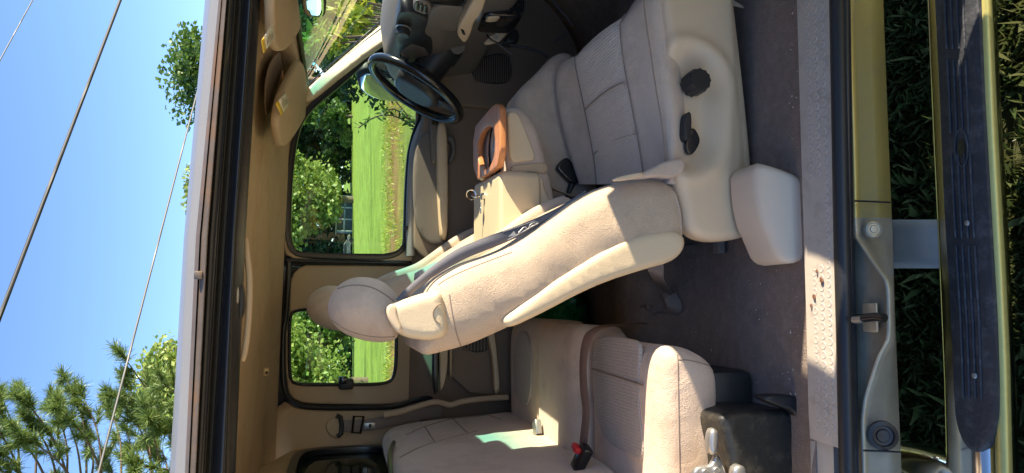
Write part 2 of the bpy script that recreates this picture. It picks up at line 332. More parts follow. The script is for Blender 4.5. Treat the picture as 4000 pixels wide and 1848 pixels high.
def grid(name, rows, m, parent=None, thick=None, up=1, ang=None):
    """rows of equally many 3-D points; thick = vector for a lower copy, closed at the rim"""
    rows = np.asarray(rows, dtype=float); a, b, _ = rows.shape; V = rows.reshape(-1, 3).tolist(); Fc = []
    for i in range(a-1):
        for j in range(b-1): Fc.append([i*b+j, i*b+j+1, (i+1)*b+j+1, (i+1)*b+j])
    if thick is not None:
        n = len(V); V += (rows.reshape(-1, 3)+np.asarray(thick)).tolist(); Fc += [[k+n for k in f[::-1]] for f in list(Fc)]
        rim = [j for j in range(b)]+[i*b+b-1 for i in range(1, a)]+[(a-1)*b+j for j in range(b-2, -1, -1)]+[i*b for i in range(a-2, 0, -1)]
        for k in range(len(rim)): p, q = rim[k], rim[(k+1) % len(rim)]; Fc.append([q, p, p+n, q+n])
    o = build(name, V, Fc, m, parent, True, ang); fixn(o); return o
def dense(rows, n1, n2):
    """spline-refine a coarse grid of control points"""
    rows = np.asarray(rows, dtype=float)
    def cr(p, n):
        k = len(p); out = []
        pe = np.concatenate([[2*p[0]-p[1]], p, [2*p[-1]-p[-2]]])
        for i in range(k-1):
            for s in range(n):
                t = s/n; a, b, c, d = pe[i], pe[i+1], pe[i+2], pe[i+3]
                out.append(0.5*((2*b)+(c-a)*t+(2*a-5*b+4*c-d)*t*t+(3*b-a-3*c+d)*t**3))
        out.append(p[-1]); return np.array(out)
    rows = cr(rows, n1); return np.transpose(cr(np.transpose(rows, (1, 0, 2)), n2), (1, 0, 2))
def box(name, c, s, m, parent=None, bev=0.004, rot=None, seg=2):
    bm = bmesh.new(); bmesh.ops.create_cube(bm, size=1); bmesh.ops.scale(bm, vec=s, verts=bm.verts)
    if bev: bmesh.ops.bevel(bm, geom=bm.edges[:], offset=min(bev, min(s)*0.45), segments=seg, affect='EDGES', profile=0.5)
    if rot is not None: bmesh.ops.transform(bm, matrix=rot, verts=bm.verts)
    me = bpy.data.meshes.new(name); bm.to_mesh(me); bm.free(); me.materials.append(m)
    me.polygons.foreach_set('use_smooth', [True]*len(me.polygons)); me.set_sharp_from_angle(angle=R(40))
    o = bpy.data.objects.new(name, me); return link(o, parent, c)
def cyl(name, c, axis, rad, h, m, parent=None, n=24, bev=0.002, flute=0, prof=None):
    """lathe round `axis`; prof = [(r,h)...]"""
    ax = Vector(axis).normalized(); q = ax.to_track_quat('Z', 'Y').to_matrix()
    prof = prof or [(0, 0), (rad, 0), (rad, h-bev), (rad-bev, h), (0, h)]
    V = []; Fc = []
    for r_, h_ in prof:
        for j in range(n):
            a = 2*PI*j/n; rj = r_*(1-0.09*(flute and (j % 2))) if r_ > rad*0.6 else r_
            V.append(Vector(c)+q @ Vector((rj*math.cos(a), rj*math.sin(a), h_)))
    for i in range(len(prof)-1):
        for j in range(n): Fc.append([i*n+j, i*n+(j+1) % n, (i+1)*n+(j+1) % n, (i+1)*n+j])
    o = build(name, V, Fc, m, parent, True, 35); fixn(o); return o
from mathutils.bvhtree import BVHTree
def on(o, pts, off=0.001):
    """points of the picture dropped onto the surface of o"""
    me = o.data; t_ = BVHTree.FromPolygons([v.co for v in me.vertices], [p_.vertices for p_ in me.polygons]); w = WL[o.name]; out = []
    for u, v in pts:
        d = Vector(ray(u, v)).normalized(); h = t_.ray_cast(Vector(CAM)-w, d)
        if h[0] is not None: out.append(np.array(h[0]+w-d*off))
    return np.array(out)
def seam(name, o, pts, m, parent, rad=0.0018, n=3, off=0.0):
    q = on(o, smoothloop(pts, n, closed=False), off)
    return tube(name, q, rad, m, parent, n=5) if len(q) > 2 else None
def join(objs, name):
    """several pieces of ONE part become one mesh"""
    bm = bmesh.new(); base = objs[0]; w0 = WL[base.name]; mats = []
    for o in objs:
        w = WL[o.name]; k = len(bm.verts); tmp = bmesh.new(); tmp.from_mesh(o.data); bmesh.ops.translate(tmp, verts=tmp.verts, vec=w-w0)
        me = bpy.data.meshes.new('t'); tmp.to_mesh(me); tmp.free(); bm.from_mesh(me); bpy.data.meshes.remove(me)
    bm.to_mesh(base.data); bm.free(); base.name = name; WL[base.name] = w0
    for o in objs[1:]: bpy.data.objects.remove(o)
    return base

# ------------------------------------------------------------ the land
def sstep(a, b, x):
    t = min(1, max(0, (x-a)/(b-a))); return t*t*(3-2*t)
def G(x, y): return sstep(2.4, 9, y)*(0.0366*(x-0.106*y)-0.0021*y) if y > 2.4 else 0.0
xs = np.r_[np.linspace(-400, -30, 14), np.linspace(-25, 45, 36), np.linspace(50, 400, 14)]
ys = np.r_[np.linspace(-200, -6, 8), np.linspace(-4, 30, 35), np.linspace(33, 130, 25), np.linspace(150, 700, 8)]
fo = grid('field', [[(x, y, G(x, y)) for x in xs] for y in ys], M['field']); fo['kind'] = 'structure'

def leaves(centers, radii, n, size, aspect=0.6, flat=0.5, droop=0.0, point=False):
    """n leaf quads spread through ellipsoid clumps (denser towards each clump's skin)"""
    ci = rng.integers(0, len(centers), n); c = np.asarray(centers)[ci]; r = np.asarray(radii)[ci]
    d = rng.normal(size=(n, 3)); d /= np.linalg.norm(d, axis=1)[:, None]
    rad = rng.random(n)**0.4
    p = c+d*r*rad[:, None]
    t = rng.normal(size=(n, 3)); t[:, 2] *= flat; t[:, 2] -= droop; t /= np.linalg.norm(t, axis=1)[:, None]
    b = np.cross(t, rng.normal(size=(n, 3))); b /= np.linalg.norm(b, axis=1)[:, None]
    s = (size*(0.6+0.8*rng.random(n)))[:, None]
    if point: V = np.stack([p-t*s*0.5, p+b*s*aspect*0.5, p+t*s*0.5, p-b*s*aspect*0.5], 1)
    else: V = np.stack([p-t*s*0.5-b*s*aspect*0.3, p-t*s*0.1+b*s*aspect*0.5, p+t*s*0.5+b*s*aspect*0.2, p+t*s*0.2-b*s*aspect*0.5], 1)
    return V.reshape(-1, 3), np.arange(4*n).reshape(-1, 4)
def limbs(name, base, top, r0_, r1_, tips, parent, m):
    objs = [tube(name, curve([base, (np.array(base)*0.6+np.array(top)*0.4)+np.array([0.15, 0.1, 0])*r0_, top], 2), np.linspace(r0_, r1_, 10)[:10] if False else r0_, m, parent, n=7)]
    me = objs[0].data
    # taper the trunk
    z0, z1 = base[2], top[2]
    out = []
    for t in tips:
        k = 0.35+0.5*random.random(); a = np.array(base)*(1-k)+np.array(top)*k; mid = a*0.5+np.array(t)*0.5+np.array([0, 0, 0.06])*np.linalg.norm(np.array(t)-a)
        out.append((a, mid, np.array(t)))
    for a, mid, t in out: objs.append(tube('limb', curve([a, mid, t], 2), np.linspace(r0_*0.4, r1_*0.25, len(curve([a, mid, t], 2))), m, parent, n=5))
    return join(objs, name)
def tree(name, label, x, y, top, base_crown, rx, lm, n, size, clumps=26, ry=None, group=None, cat='tree', taper=0.5):
    z0 = G(x, y)-0.05; ry = ry or rx
    e = empty(name, (x, y, z0), label, cat, group); cs, rs = [], []
    for _ in range(clumps):
        t = random.random(); h = base_crown+(top-base_crown)*(0.08+0.84*t)
        w = math.sin(PI*(0.12+0.80*t))**0.8*(1-taper*t*t*0.6); a = random.random()*2*PI; q = math.sqrt(random.random())*0.8
        cs.append((x+rx*w*q*math.cos(a), y+ry*w*q*math.sin(a), h)); k = rx*(0.20+0.20*random.random()); rs.append((k, k, k*0.75))
    cs.append((x, y, top-0.08*(top-base_crown))); rs.append((rx*0.22, rx*0.22, 0.09*(top-base_crown)))
    V, Fc = leaves(cs, rs, n, size); build('crown', V, Fc, lm, e, False)
    tr = 0.02*(top-z0)+0.06
    limbs('trunk', (x, y, z0), (x, y, base_crown+(top-base_crown)*0.7), tr, tr*0.35, cs[:9], e, M['bark'])
    return e
# --- trees beyond the field (tops and edges read off the skyline, distance from the field's far edge)
def tp(u, v, y): return P(u, v, y=y)
p = tp(672, 270, 118); tree('broadleaf_tree', 'tall broadleaf tree whose crown rises above the front of the roof', p[0], 118, p[2], 10, 11.5, M['leafB'], 14000, 0.75, 60, taper=-0.3)
p = tp(712, 900, 102); q = tp(1338, 780, 102); tree('broadleaf_tree', 'big bright sunlit tree filling the driver window at the field edge', tp(1240, 775, 102)[0], 102, p[2], q[2], 10.8, M['leafA'], 30000, 0.62, 85, ry=5)
p = tp(520, 1530, 46); tree('broadleaf_tree', 'yellow green tree above the rear of the roof, beside the pine', tp(900, 1500, 46)[0], 46, p[2], 0.9, 5.2, M['leafA'], 24000, 0.30, 95, ry=3, taper=0.15)
p = tp(745, 1340, 52); tree('broadleaf_tree', 'deep green leafy tree showing through the rear side window', tp(1250, 1330, 52)[0]+0.5, 52, 8.5, 0.2, 3.4, M['leafB'], 9000, 0.34, 46, ry=2.5)
p = tp(1300, 450, 108); tree('broadleaf_tree', 'small lit tree by the slanting front edge of the driver window', p[0], 108, tp(1190, 450, 108)[2], tp(1345, 450, 108)[2], 3.6, M['leafB'], 2600, 0.6, 22)
k = 0
names = ['dark tree', 'shaded tree', 'dense dark tree']
for i in range(17):
    x = -34+i*5.6+random.uniform(-1, 1); y = 122+random.uniform(0, 10)+(6 if i % 2 else 0)
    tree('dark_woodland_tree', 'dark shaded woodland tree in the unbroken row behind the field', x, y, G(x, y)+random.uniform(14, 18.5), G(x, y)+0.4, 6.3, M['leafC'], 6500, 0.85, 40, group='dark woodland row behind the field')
cs = []; rs = []
for i in range(150):
    x = -45+i*0.85; y = 117+random.uniform(-1.5, 2); cs.append((x, y, G(x, y)+random.uniform(0.6, 4.5))); rs.append((1.6, 1.2, 1.3))
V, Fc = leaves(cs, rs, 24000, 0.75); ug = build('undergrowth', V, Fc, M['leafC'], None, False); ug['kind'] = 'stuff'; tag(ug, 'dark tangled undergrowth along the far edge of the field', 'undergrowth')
b = tp(1362, 540, 109)
e = empty('round_bush', (b[0], 109, G(b[0], 109)), 'small round pale bush alone at the far field edge', 'bush')
V, Fc = leaves([(b[0], 109, G(b[0], 109)+0.9)], [(1.5, 1.2, 1.1)], 900, 0.4); build('foliage', V, Fc, M['leafA'], e, False)
# --- long needled pine close behind the cab
def sticks(A, B, ra, rb):
    """many thin three-sided prisms at once"""
    A, B = np.array(A), np.array(B); n = len(A); t = B-A; t /= np.linalg.norm(t, axis=1)[:, None]+1e-9
    x = np.cross(t, [0.31, 0.22, 0.93]); x /= np.linalg.norm(x, axis=1)[:, None]; y = np.cross(t, x); V = []
    ra = np.broadcast_to(ra, (n,))[:, None]; rb = np.broadcast_to(rb, (n,))[:, None]
    for P_, r_ in ((A, ra), (B, rb)):
        for k in range(3): V.append(P_+(x*math.cos(2*PI*k/3)+y*math.sin(2*PI*k/3))*r_)
    V = np.stack(V, 1).reshape(-1, 3); Fc = []
    for i in range(n):
        b = 6*i
        for k in range(3): Fc.append([b+k, b+(k+1) % 3, b+3+(k+1) % 3, b+3+k])
    return V, Fc
def pine(name, label, x, y, h, r, seed):
    rd = random.Random(seed); z0 = G(x, y)-0.05; e = empty(name, (x, y, z0), label, 'tree')
    tube('trunk', [(x, y, z0), (x+0.1, y, z0+h*0.4), (x, y+0.1, z0+h*0.75), (x, y, z0+h)], [0.22, 0.16, 0.09, 0.03], M['bark'], e, n=9)
    A, B, RA, RBb, T, D_, L_ = [], [], [], [], [], [], []
    for i in range(95):
        t = 0.30+0.68*i/95; z = z0+h*t; L = r*(1-0.5*(t-0.3)/0.7)*rd.uniform(0.6, 1.1); a = rd.random()*2*PI
        dv = np.array([math.cos(a), math.sin(a), 0.0]); p0 = np.array([x, y, z]); p1 = p0+dv*L*0.55+np.array([0, 0, L*0.10]); p2 = p0+dv*L+np.array([0, 0, L*0.36])
        c = curve([p0, p1, p2], 2); k = len(c)
        for q in range(k-1): A.append(c[q]); B.append(c[q+1]); RA.append(0.04*(1-q/k)+0.008); RBb.append(0.04*(1-(q+1)/k)+0.008)
        for j in range(7):
            s = 0.5+0.5*j/6; cp = c[min(k-1, int(s*(k-1)))]; sd = dv*rd.uniform(0.2, 1)+np.array([rd.uniform(-1, 1), rd.uniform(-1, 1), rd.uniform(0.1, 0.9)])*0.8; sd /= np.linalg.norm(sd)
            l = rd.uniform(0.25, 0.75)*(1.3-s*0.6); tip = cp+sd*l; A.append(cp); B.append(tip); RA.append(0.008); RBb.append(0.004)
            T += [tip, cp*0.45+tip*0.55]; D_ += [sd, sd]; L_ += [0.30, 0.26]
        T.append(p2); D_.append(dv*0.86+np.array([0, 0, 0.5])); L_.append(0.32)
    V, Fc = sticks(A, B, np.array(RA), np.array(RBb)); build('limb', V, Fc, M['bark'], e)
    nn = 74; T = np.repeat(np.array(T), nn, 0); D_ = np.repeat(np.array(D_), nn, 0); L_ = np.repeat(np.array(L_), nn)[:, None]; n = len(T)
    q = D_*0.7+rng.normal(size=(n, 3))*0.5; q /= np.linalg.norm(q, axis=1)[:, None]; sv = np.cross(q, rng.normal(size=(n, 3))); sv /= np.linalg.norm(sv, axis=1)[:, None]
    l = L_*(0.7+0.5*rng.random((n, 1))); a = T-D_*L_*0.6*rng.random((n, 1))
    V = np.stack([a-sv*0.010, a+sv*0.010, a+q*l+sv*0.004, a+q*l-sv*0.004], 1).reshape(-1, 3)
    build('needles', V, np.arange(4*n).reshape(-1, 4), M['needle'], e, False); return e
pp_ = tp(300, 1905, 22); pine('pine_tree', 'long needled pine reaching into the sky behind the rear of the roof', pp_[0], 22, 14.0, 4.2, 3)
# --- shrubs in front, seen through the windscreen
p = tp(1200, 140, 9); e = empty('clipped_shrub', (p[0], 9, G(p[0], 9)), 'rounded blue green shrub seen through the top of the windscreen', 'bush')
V, Fc = leaves([(p[0], 9, p[2]-0.33), (p[0]+0.12, 9, p[2]+0.06), (p[0]-0.1, 9, p[2]-0.8), (p[0]+0.06, 9, p[2]-1.0)], [(0.45, 0.4, 0.36), (0.33, 0.3, 0.27), (0.45, 0.4, 0.5), (0.48, 0.4, 0.5)], 9000, 0.05); build('foliage', V, Fc, M['leafB'], e, False)
tube('stem', [(p[0], 9, G(p[0], 9)), (p[0], 9, p[2])], [0.06, 0.03], M['bark'], e)
for k, (u, v, y, rr_) in enumerate(((1250, 40, 10.5, 1.2), (1420, 20, 12, 1.3), (1150, 20, 12, 1.2), (1330, 170, 11.5, 1.1))):
    p = tp(u, v, y)
    tree('dark_hedge_tree', ['dark evergreen behind the yellow leaved shrub, through the windscreen', 'dark evergreen nearest the dashboard, through the windscreen', 'dark evergreen by the rear view mirror, through the windscreen', 'dark evergreen beside the slanted pillar, through the windscreen'][k], p[0], y, p[2]+0.9, G(p[0], y)+0.1, rr_, M['leafC'], 3600, 0.11, 24)
p = tp(1365, 75, 3.9); z0 = G(p[0], 3.9); e = empty('yellow_leaved_shrub', (p[0], 3.9, z0), 'bright yellow green leafy shrub just outside the windscreen', 'bush')
cs = []; st = []
for k, (u, v, y) in enumerate(((1270, 65, 3.8), (1310, 30, 3.9), (1350, 15, 4.0), (1390, 5, 3.9), (1230, 150, 3.6), (1270, 170, 3.7), (1320, 110, 3.8), (1300, 75, 3.9), (1360, 60, 3.8), (1420, 20, 4), (1320, 150, 3.7), (1300, 170, 3.6), (1370, 100, 3.7), (1410, 60, 3.7), (1290, -20, 3.9), (1360, -40, 4))):
    c = tp(u, v, y); cs.append(c); st.append(tube('stem', curve([(p[0]+random.uniform(-.1, .1), 3.9, z0), (p[0]*0.4+c[0]*0.6, y, z0+(c[2]-z0)*0.6), c], 2), 0.006, M['bark'], e, n=5))
join(st, 'stem'); V, Fc = leaves(cs, [(0.10, 0.10, 0.085)]*len(cs), 620, 0.10, aspect=0.36, flat=1.0, point=True); build('foliage', V, Fc, M['leafY'], e, False)
p = tp(1480, 440, 2.55); e = empty('leafy_sapling', (p[0], 2.55, G(p[0], 2.55)), 'thin leafy sapling outside the driver window below the mirror', 'plant')
st = []; cs = []
for c_ in ([(1700, 560), (1560, 450), (1470, 448), (1400, 500)], [(1700, 560), (1540, 400), (1440, 215)], [(1700, 560), (1600, 330), (1500, 200)], [(1700, 560), (1550, 420), (1510, 430)]):
    c = np.array([tp(u, v, 2.55) for u, v in c_]); c = np.vstack([[(p[0]+0.05, 2.55, G(p[0], 2.55))], c]); c = resample(curve(c, 3), n=40, closed=False); st.append(tube('stem', c, 0.004, M['bark'], e, n=5))
    cs += list(c[20:])
join(st, 'stem'); V, Fc = leaves(cs, [(0.03, 0.03, 0.03)]*len(cs), 190, 0.055, aspect=0.3, flat=1.0, point=True); build('foliage', V, Fc, M['leafB'], e, False)
# --- shed and parked car at the field edge
p = tp(1376, 838, 111.5); zb = G(p[0], 111.5); e = empty('field_shed', (p[0], 111.5, zb), 'open blue pole shed under the big tree across the field', 'shed')
for i, dx in enumerate((-2.7, -0.9, 0.9, 2.7)):
    box('post', (p[0]+dx, 110.6, zb+1.1), (0.16, 0.16, 2.3), M['barnw'], e, 0.01)
box('back_wall', (p[0], 113.2, zb+1.15), (5.6, 0.1, 2.3), M['barn'], e, 0.01); box('roof', (p[0], 111.9, zb+2.4), (6.4, 3.4, 0.16), M['tin'], e, 0.02); box('rail', (p[0], 110.5, zb+1.2), (5.4, 0.08, 0.22), M['barn'], e, 0.01)
for dx in (-2.75, 2.75): box('side_wall', (p[0]+dx, 111.9, zb+1.12), (0.1, 2.5, 2.2), M['barn'], e, 0.01)
p = tp(1372, 975, 108); zb = G(p[0], 108); e = empty('parked_car', (p[0], 108, zb), 'tiny pale parked car glinting at the far field edge', 'car')
def sd2(a, b, d): return (p[0]+a, 108+d, zb+b)
pad('body', [(-2.1, .3), (-2.1, .75), (-1.3, .95), (-0.8, 1.42), (0.7, 1.45), (1.3, .98), (2.1, .85), (2.15, .35)], sd2, -0.8, 0.8, 0.08, M['silver'], e, step=0.12, sm=1)
pad('side_window', [(-1.1, .95), (-0.7, 1.35), (0.62, 1.37), (1.05, .98)], sd2, -0.83, -0.79, 0.01, M['gloss'], e, step=0.12, sm=1)
for dx in (-1.35, 1.35): cyl('wheel', (p[0]+dx, 107.15, zb+0.32), (0, 1, 0), 0.32, 0.2, M['rubber'], e, 16)
# --- weeds in the dry strip of the field
n = 5200; gx = rng.uniform(-3, 13, n); gy = rng.uniform(17.5, 27, n); keep = np.array([noise.noise((x*0.45, y*0.6, 3)) > -0.05 for x, y in zip(gx, gy)]); gx, gy = gx[keep], gy[keep]; n = len(gx)
gz = np.array([G(x, y) for x, y in zip(gx, gy)]); a = rng.uniform(0, 2*PI, n); h = rng.uniform(0.05, 0.22, n); w = rng.uniform(0.012, 0.04, n); lx = rng.normal(size=n)*0.08; ly = rng.normal(size=n)*0.08
V = np.stack([np.stack([gx-np.cos(a)*w, gy-np.sin(a)*w, gz], 1), np.stack([gx+np.cos(a)*w*.4+lx*.5, gy+np.sin(a)*w*.4+ly*.5, gz+h*.6], 1), np.stack([gx+lx, gy+ly, gz+h], 1), np.stack([gx+np.cos(a)*w+lx*.4, gy+np.sin(a)*w+ly*.4, gz+h*.3], 1)], 1).reshape(-1, 3)
we = build('field_weeds', V, np.arange(4*n).reshape(-1, 4), M['leafY'], None, False); we['kind'] = 'stuff'; tag(we, 'straggling yellow weeds in the dry strip of the field', 'weeds')
# --- overhead wires
def wire(name, a, b, rad, m, label, sag=0.0):
    a, b = np.array(a), np.array(b); d = b-a; a2, b2 = a-d*1.2, b+d*2.0
    pts = [a2+(b2-a2)*t+np.array([0, 0, -sag*4*t*(1-t)+sag*0.85]) for t in np.linspace(0, 1, 60)]
    return tag(tube(name, pts, rad, m, None, n=6), label, 'wire')
wire('overhead_cable', P(470, 0, z=6.2), P(0, 1235, z=6.2), 0.032, M['wire'], 'thick black twisted overhead cable crossing the sky')
wire('overhead_wire', P(804, 230, z=7.0), P(385, 1848, z=7.0), 0.03, M['wire2'], 'dark grey overhead wire running down to the pine and the roof')
wire('overhead_wire', P(128, 0, z=8.0), P(0, 235, z=8.0), 0.012, M['wire2'], 'very thin wire across the top left corner of the sky')
# --- turf under and beside the truck
n = 130000; gx = rng.uniform(-1.0, 1.4, n); gy = rng.uniform(-0.35, 1.2, n); a = rng.uniform(0, 2*PI, n); h = rng.uniform(0.015, 0.065, n)*(1+0.8*(rng.random(n) < 0.05)); ln = rng.uniform(0.0, 0.06, n); w = 0.0013
cl = np.array([noise.noise((x*3, y*3, 0)) for x, y in zip(gx, gy)]); keep = rng.random(n) < 0.55+cl*0.9; gx, gy, a, h, ln = gx[keep], gy[keep], a[keep], h[keep], ln[keep]; n = len(gx)
ca, sa = np.cos(a), np.sin(a); z = np.zeros(n)
V = np.stack([np.stack([gx-sa*w, gy+ca*w, z], 1), np.stack([gx+sa*w, gy-ca*w, z], 1), np.stack([gx+ca*ln*0.4+sa*w*.8, gy+sa*ln*0.4-ca*w*.8, h*0.7], 1), np.stack([gx+ca*ln*1.2, gy+sa*ln*1.2, h], 1)], 1).reshape(-1, 3)
go = build('grass', V, np.arange(4*n).reshape(-1, 4), M['grass'], None, False); go['kind'] = 'stuff'; tag(go, 'thin turf and weeds under the running board', 'grass')

# ------------------------------------------------------------ the truck: shell, doors, glass, dash, sill
TR = empty('pickup_truck', (0.2, 0.95, 0.0), 'gold pickup truck cab with tan interior, seen through its open side', 'pickup truck')
VS = [-500, -250, 0, 231, 462, 693, 924, 1155, 1386, 1617, 1848, 2150]
def at(tab, v):   # piecewise linear in v through (v,u) pairs, extended beyond the ends
    t = np.array(tab, dtype=float); k = np.polyfit(t[:, 0], t[:, 1], 1) if v < t[0, 0] or v > t[-1, 0] else None
    if v < t[0, 0]: return t[0, 1]+(v-t[0, 0])*(t[1, 1]-t[0, 1])/(t[1, 0]-t[0, 0])
    if v > t[-1, 0]: return t[-1, 1]+(v-t[-1, 0])*(t[-1, 1]-t[-2, 1])/(t[-1, 0]-t[-2, 0])
    return float(np.interp(v, t[:, 0], t[:, 1]))
# roof rail over the near door opening: boundaries u(v), each with its own distance y
B_roof = [(0, 823), (924, 742), (1848, 687)]; B_drip = [(0, 854), (924, 765), (1848, 722)]; B_blk = [(0, 885), (924, 812), (1848, 765)]
B_blue = [(0, 951), (924, 889), (1848, 831)]; B_in = [(0, 979), (924, 909), (1848, 882)]; B_head = [(0, 1017), (924, 959), (1848, 920)]
rows = []
for v in VS:
    e0 = P(at(B_roof, v), v, y=0.27); e1 = P(at(B_drip, v), v, y=0.19)
    far = np.array([e0[0], 0.95, e0[2]+0.075]); fr2 = np.array([e0[0], 1.5, e0[2]+0.05]); fr3 = np.array([e0[0], 1.70, e0[2]-0.06])
    rows.append([e1, (e0+e1)/2+np.array([0, -0.012, 0.008]), e0, np.array([e0[0], 0.45, e0[2]+0.045]), far, fr2, fr3])
grid('roof_panel', dense(rows, 1, 3), M['silver'], TR)
def rail(name, B1, y1, B2, y2, m, bul=0.0, dep=0.03, sub=5):
    rows = []
    for v in VS:
        a = P(at(B1, v), v, y=y1); b = P(at(B2, v), v, y=y2)
        rows.append([a*(1-t)+b*t+np.array([0, -bul, -bul*0.6])*math.sin(PI*t) for t in np.linspace(0, 1, sub)])
    return grid(name, rows, m, TR, thick=(0, dep, 0.012))
def mid(B1, B2, t): return [(a[0], a[1]*(1-t)+b[1]*t) for a, b in zip(B1, B2)]
rail('drip_molding', B_drip, 0.19, mid(B_drip, B_blk, 0.32), 0.172, M['alu'], 0.006)
rail('drip_channel', mid(B_drip, B_blk, 0.32), 0.186, mid(B_drip, B_blk, 0.55), 0.186, M['seal'], 0.0)
rail('drip_lip', mid(B_drip, B_blk, 0.50), 0.172, B_blk, 0.168, M['alu'], 0.007)
rail('door_seal', B_blk, 0.20, mid(B_blk, B_blue, 0.5), 0.21, M['seal'], 0.004)
rail('door_seal', mid(B_blk, B_blue, 0.5), 0.235, B_blue, 0.25, M['rubber'], -0.004)
rail('weatherstrip_bulb', B_blue, 0.235, B_in, 0.25, M['seal'], 0.016, sub=9)
rail('inner_seal', B_in, 0.275, B_head, 0.315, M['rubber'], 0.004)
c = P(775, 1075, y=0.165); box('molding_clip', c, (0.016, 0.008, 0.016), M['alu'], TR, 0.003)
# headliner
rows = []
for x in np.linspace(-0.70, 0.93, 20):
    r_ = []
    for y in (0.30, 0.36, 0.50, 0.75, 1.0, 1.3, 1.5, 1.60, 1.652):
        z = 1.888 if 0.45 < y < 1.5 else 1.872 if y < 0.37 else 1.88 if y < 1.55 else 1.862
        z -= 0.10*max(0, (x-0.62))**2*2
        r_.append((x, y, z))
    rows.append(r_)
grid('headliner', dense(rows, 1, 2), M['headliner'], TR, thick=(0, 0, 0.02))
# moulded edge of the headliner with the upper latch pocket
hp = [P(u, v, y=0.34) for u, v in ((957, 925), (966, 1000), (975, 1080), (974, 1180), (968, 1290), (955, 1385), (944, 1410))]
tube('headliner_edge_trim', curve(hp, 2), [0.003]+[0.007]*(len(curve(hp, 2))-2)+[0.003], M['trim'], TR, n=10)
pk = pad('latch_pocket', px([(918, 1105), (945, 1100), (956, 1150), (955, 1215), (940, 1258), (925, 1215), (915, 1150)], 0.31), side, 0.300, 0.33, 0.004, M['black'], TR, step=0.008)
pad('latch_striker', px([(913, 1112), (932, 1110), (936, 1150), (932, 1195), (920, 1190), (913, 1150)], 0.296), side, 0.288, 0.302, 0.004, M['steel'], pk, step=0.008)
# coat hook
c = P(1040, 1452, z=1.866); hk = box('coat_hook', c, (0.026, 0.03, 0.018), M['vinyl'], TR, 0.007); box('hook_hole', c+np.array([-0.002, -0.016, -0.003]), (0.009, 0.006, 0.008), M['black'], hk, 0.002)
# sun visors
def visor(name, outline, z, lab):
    pts = [P(u, v, z=z) for u, v in outline]; V2 = [(q[0], q[1]) for q in pts]
    tilt = lambda a: z-0.05*(a-0.45)
    o = pad('sun_visor', V2, lambda a, b, d: (a, b, tilt(a)-d), 0.0, 0.024, 0.010, M['trim'], TR, step=0.02, sm=1); o['label'] = lab
    return o
vz = 1.845
v1 = visor('sun_visor', [(1050, 470), (1058, 540), (1072, 578), (1110, 545), (1168, 430), (1176, 390), (1160, 330), (1140, 250), (1120, 225), (1105, 260), (1075, 330), (1058, 390)], vz, 'folded tan sun visor in front of the driver')
v2 = visor('sun_visor', [(1020, 170), (1050, 205), (1090, 165), (1122, 100), (1105, 20), (1085, -150), (1000, -160), (1010, 60)], vz, 'folded tan sun visor on the passenger side')
def sticker(par, quad, z, cut):
    def lo(u, v):
        w_ = P(u, v, z=z-0.04)
        for _ in range(4): w_ = P(u, v, z=z-0.05*(w_[0]-0.45)-0.0255)
        return np.array(w_)
    def q(t, s): a, b, c_, d = [lo(u, v) for u, v in quad]; return (a*(1-t)+b*t)*(1-s)+(d*(1-t)+c_*t)*s
    o = grid('warning_label', [[q(t, s)-np.array([0, 0, 0.0]) for t in (0, 0.5, 1)] for s in (cut, 0.6, 1)], M['label'], par, thick=(0, 0, 0.001))
    grid('yellow_header', [[q(t, s)-np.array([0, 0, 0.0003]) for t in (0, 0.5, 1)] for s in (0, cut)], M['yellow'], o if False else par, thick=(0, 0, 0.001))
    ls = []
    for i in range(5):
        s = cut+0.12+i*0.11; ls.append(grid('label_text', [[q(t, s+ds)-np.array([0, 0, 0.0012]) for t in (0.15, 0.5, 0.62+0.25*((i*7) % 3)/2)] for ds in (0, 0.035)], M['ink'], par))
    join(ls, 'label_text')
sticker(v1, [(1098, 452), (1077, 405), (1116, 362), (1130, 405)], vz, 0.26)
sticker(v2, [(1029, 208), (1021, 160), (1066, 95), (1074, 148)], vz, 0.22)
c = P(1112, 218, z=1.858); box('visor_pivot', c, (0.05, 0.03, 0.022), M['kick'], TR, 0.006)
pad('visor_pocket', [(q[0], q[1]) for q in (P(u, v, z=1.874) for u, v in ((1022, 340), (1030, 270), (1060, 210), (1095, 195), (1112, 215), (1080, 300), (1050, 400), (1030, 460), (1020, 420)))], lambda a, b, d: (a, b, 1.867-d), 0.0, 0.004, 0.002, M['kick'], TR, step=0.03)

# ---- driver side wall: door with window, rear access door, pillars
WIN = [(1151, 975), (1136, 923), (1139, 802), (1144, 691), (1156, 588), (1170, 510), (1194, 462), (1235, 414), (1317, 348), (1394, 278), (1423, 243), (1447, 226), (1488, 229), (1530, 262), (1590, 340), (1622, 420), (1638, 453), (1612, 506), (1594, 576), (1587, 620), (1580, 726), (1575, 882), (1572, 992), (1373, 991), (1178, 986)]
def grow(l, k): 
    l = np.array(l, float); c = l.mean(0); nx = np.roll(l, -1, 0)-np.roll(l, 1, 0); nx = np.stack([nx[:, 1], -nx[:, 0]], 1); nx /= np.linalg.norm(nx, axis=1)[:, None]; s = 1 if np.sum((l-c)*nx) > 0 else -1
    return (l+nx*s*k).tolist()
DD = pad('driver_door', pxw([(1118, 1015), (1108, 930), (1110, 802), (1114, 690), (1125, 585), (1140, 500), (1165, 430), (1205, 385), (1290, 318), (1365, 250), (1420, 190), (1500, 150), (1640, 200), (1720, 330), (1745, 460), (1760, 700), (1760, 1010), (1690, 1020), (1500, 1020), (1300, 1018)]),
    sidew, 0.0, 0.05, 0.006, M['plastic'], TR, hole=pxw(grow(WIN, 6)), step=0.03, sm=1)
DD['label'] = 'closed driver door with grey armrest and window'
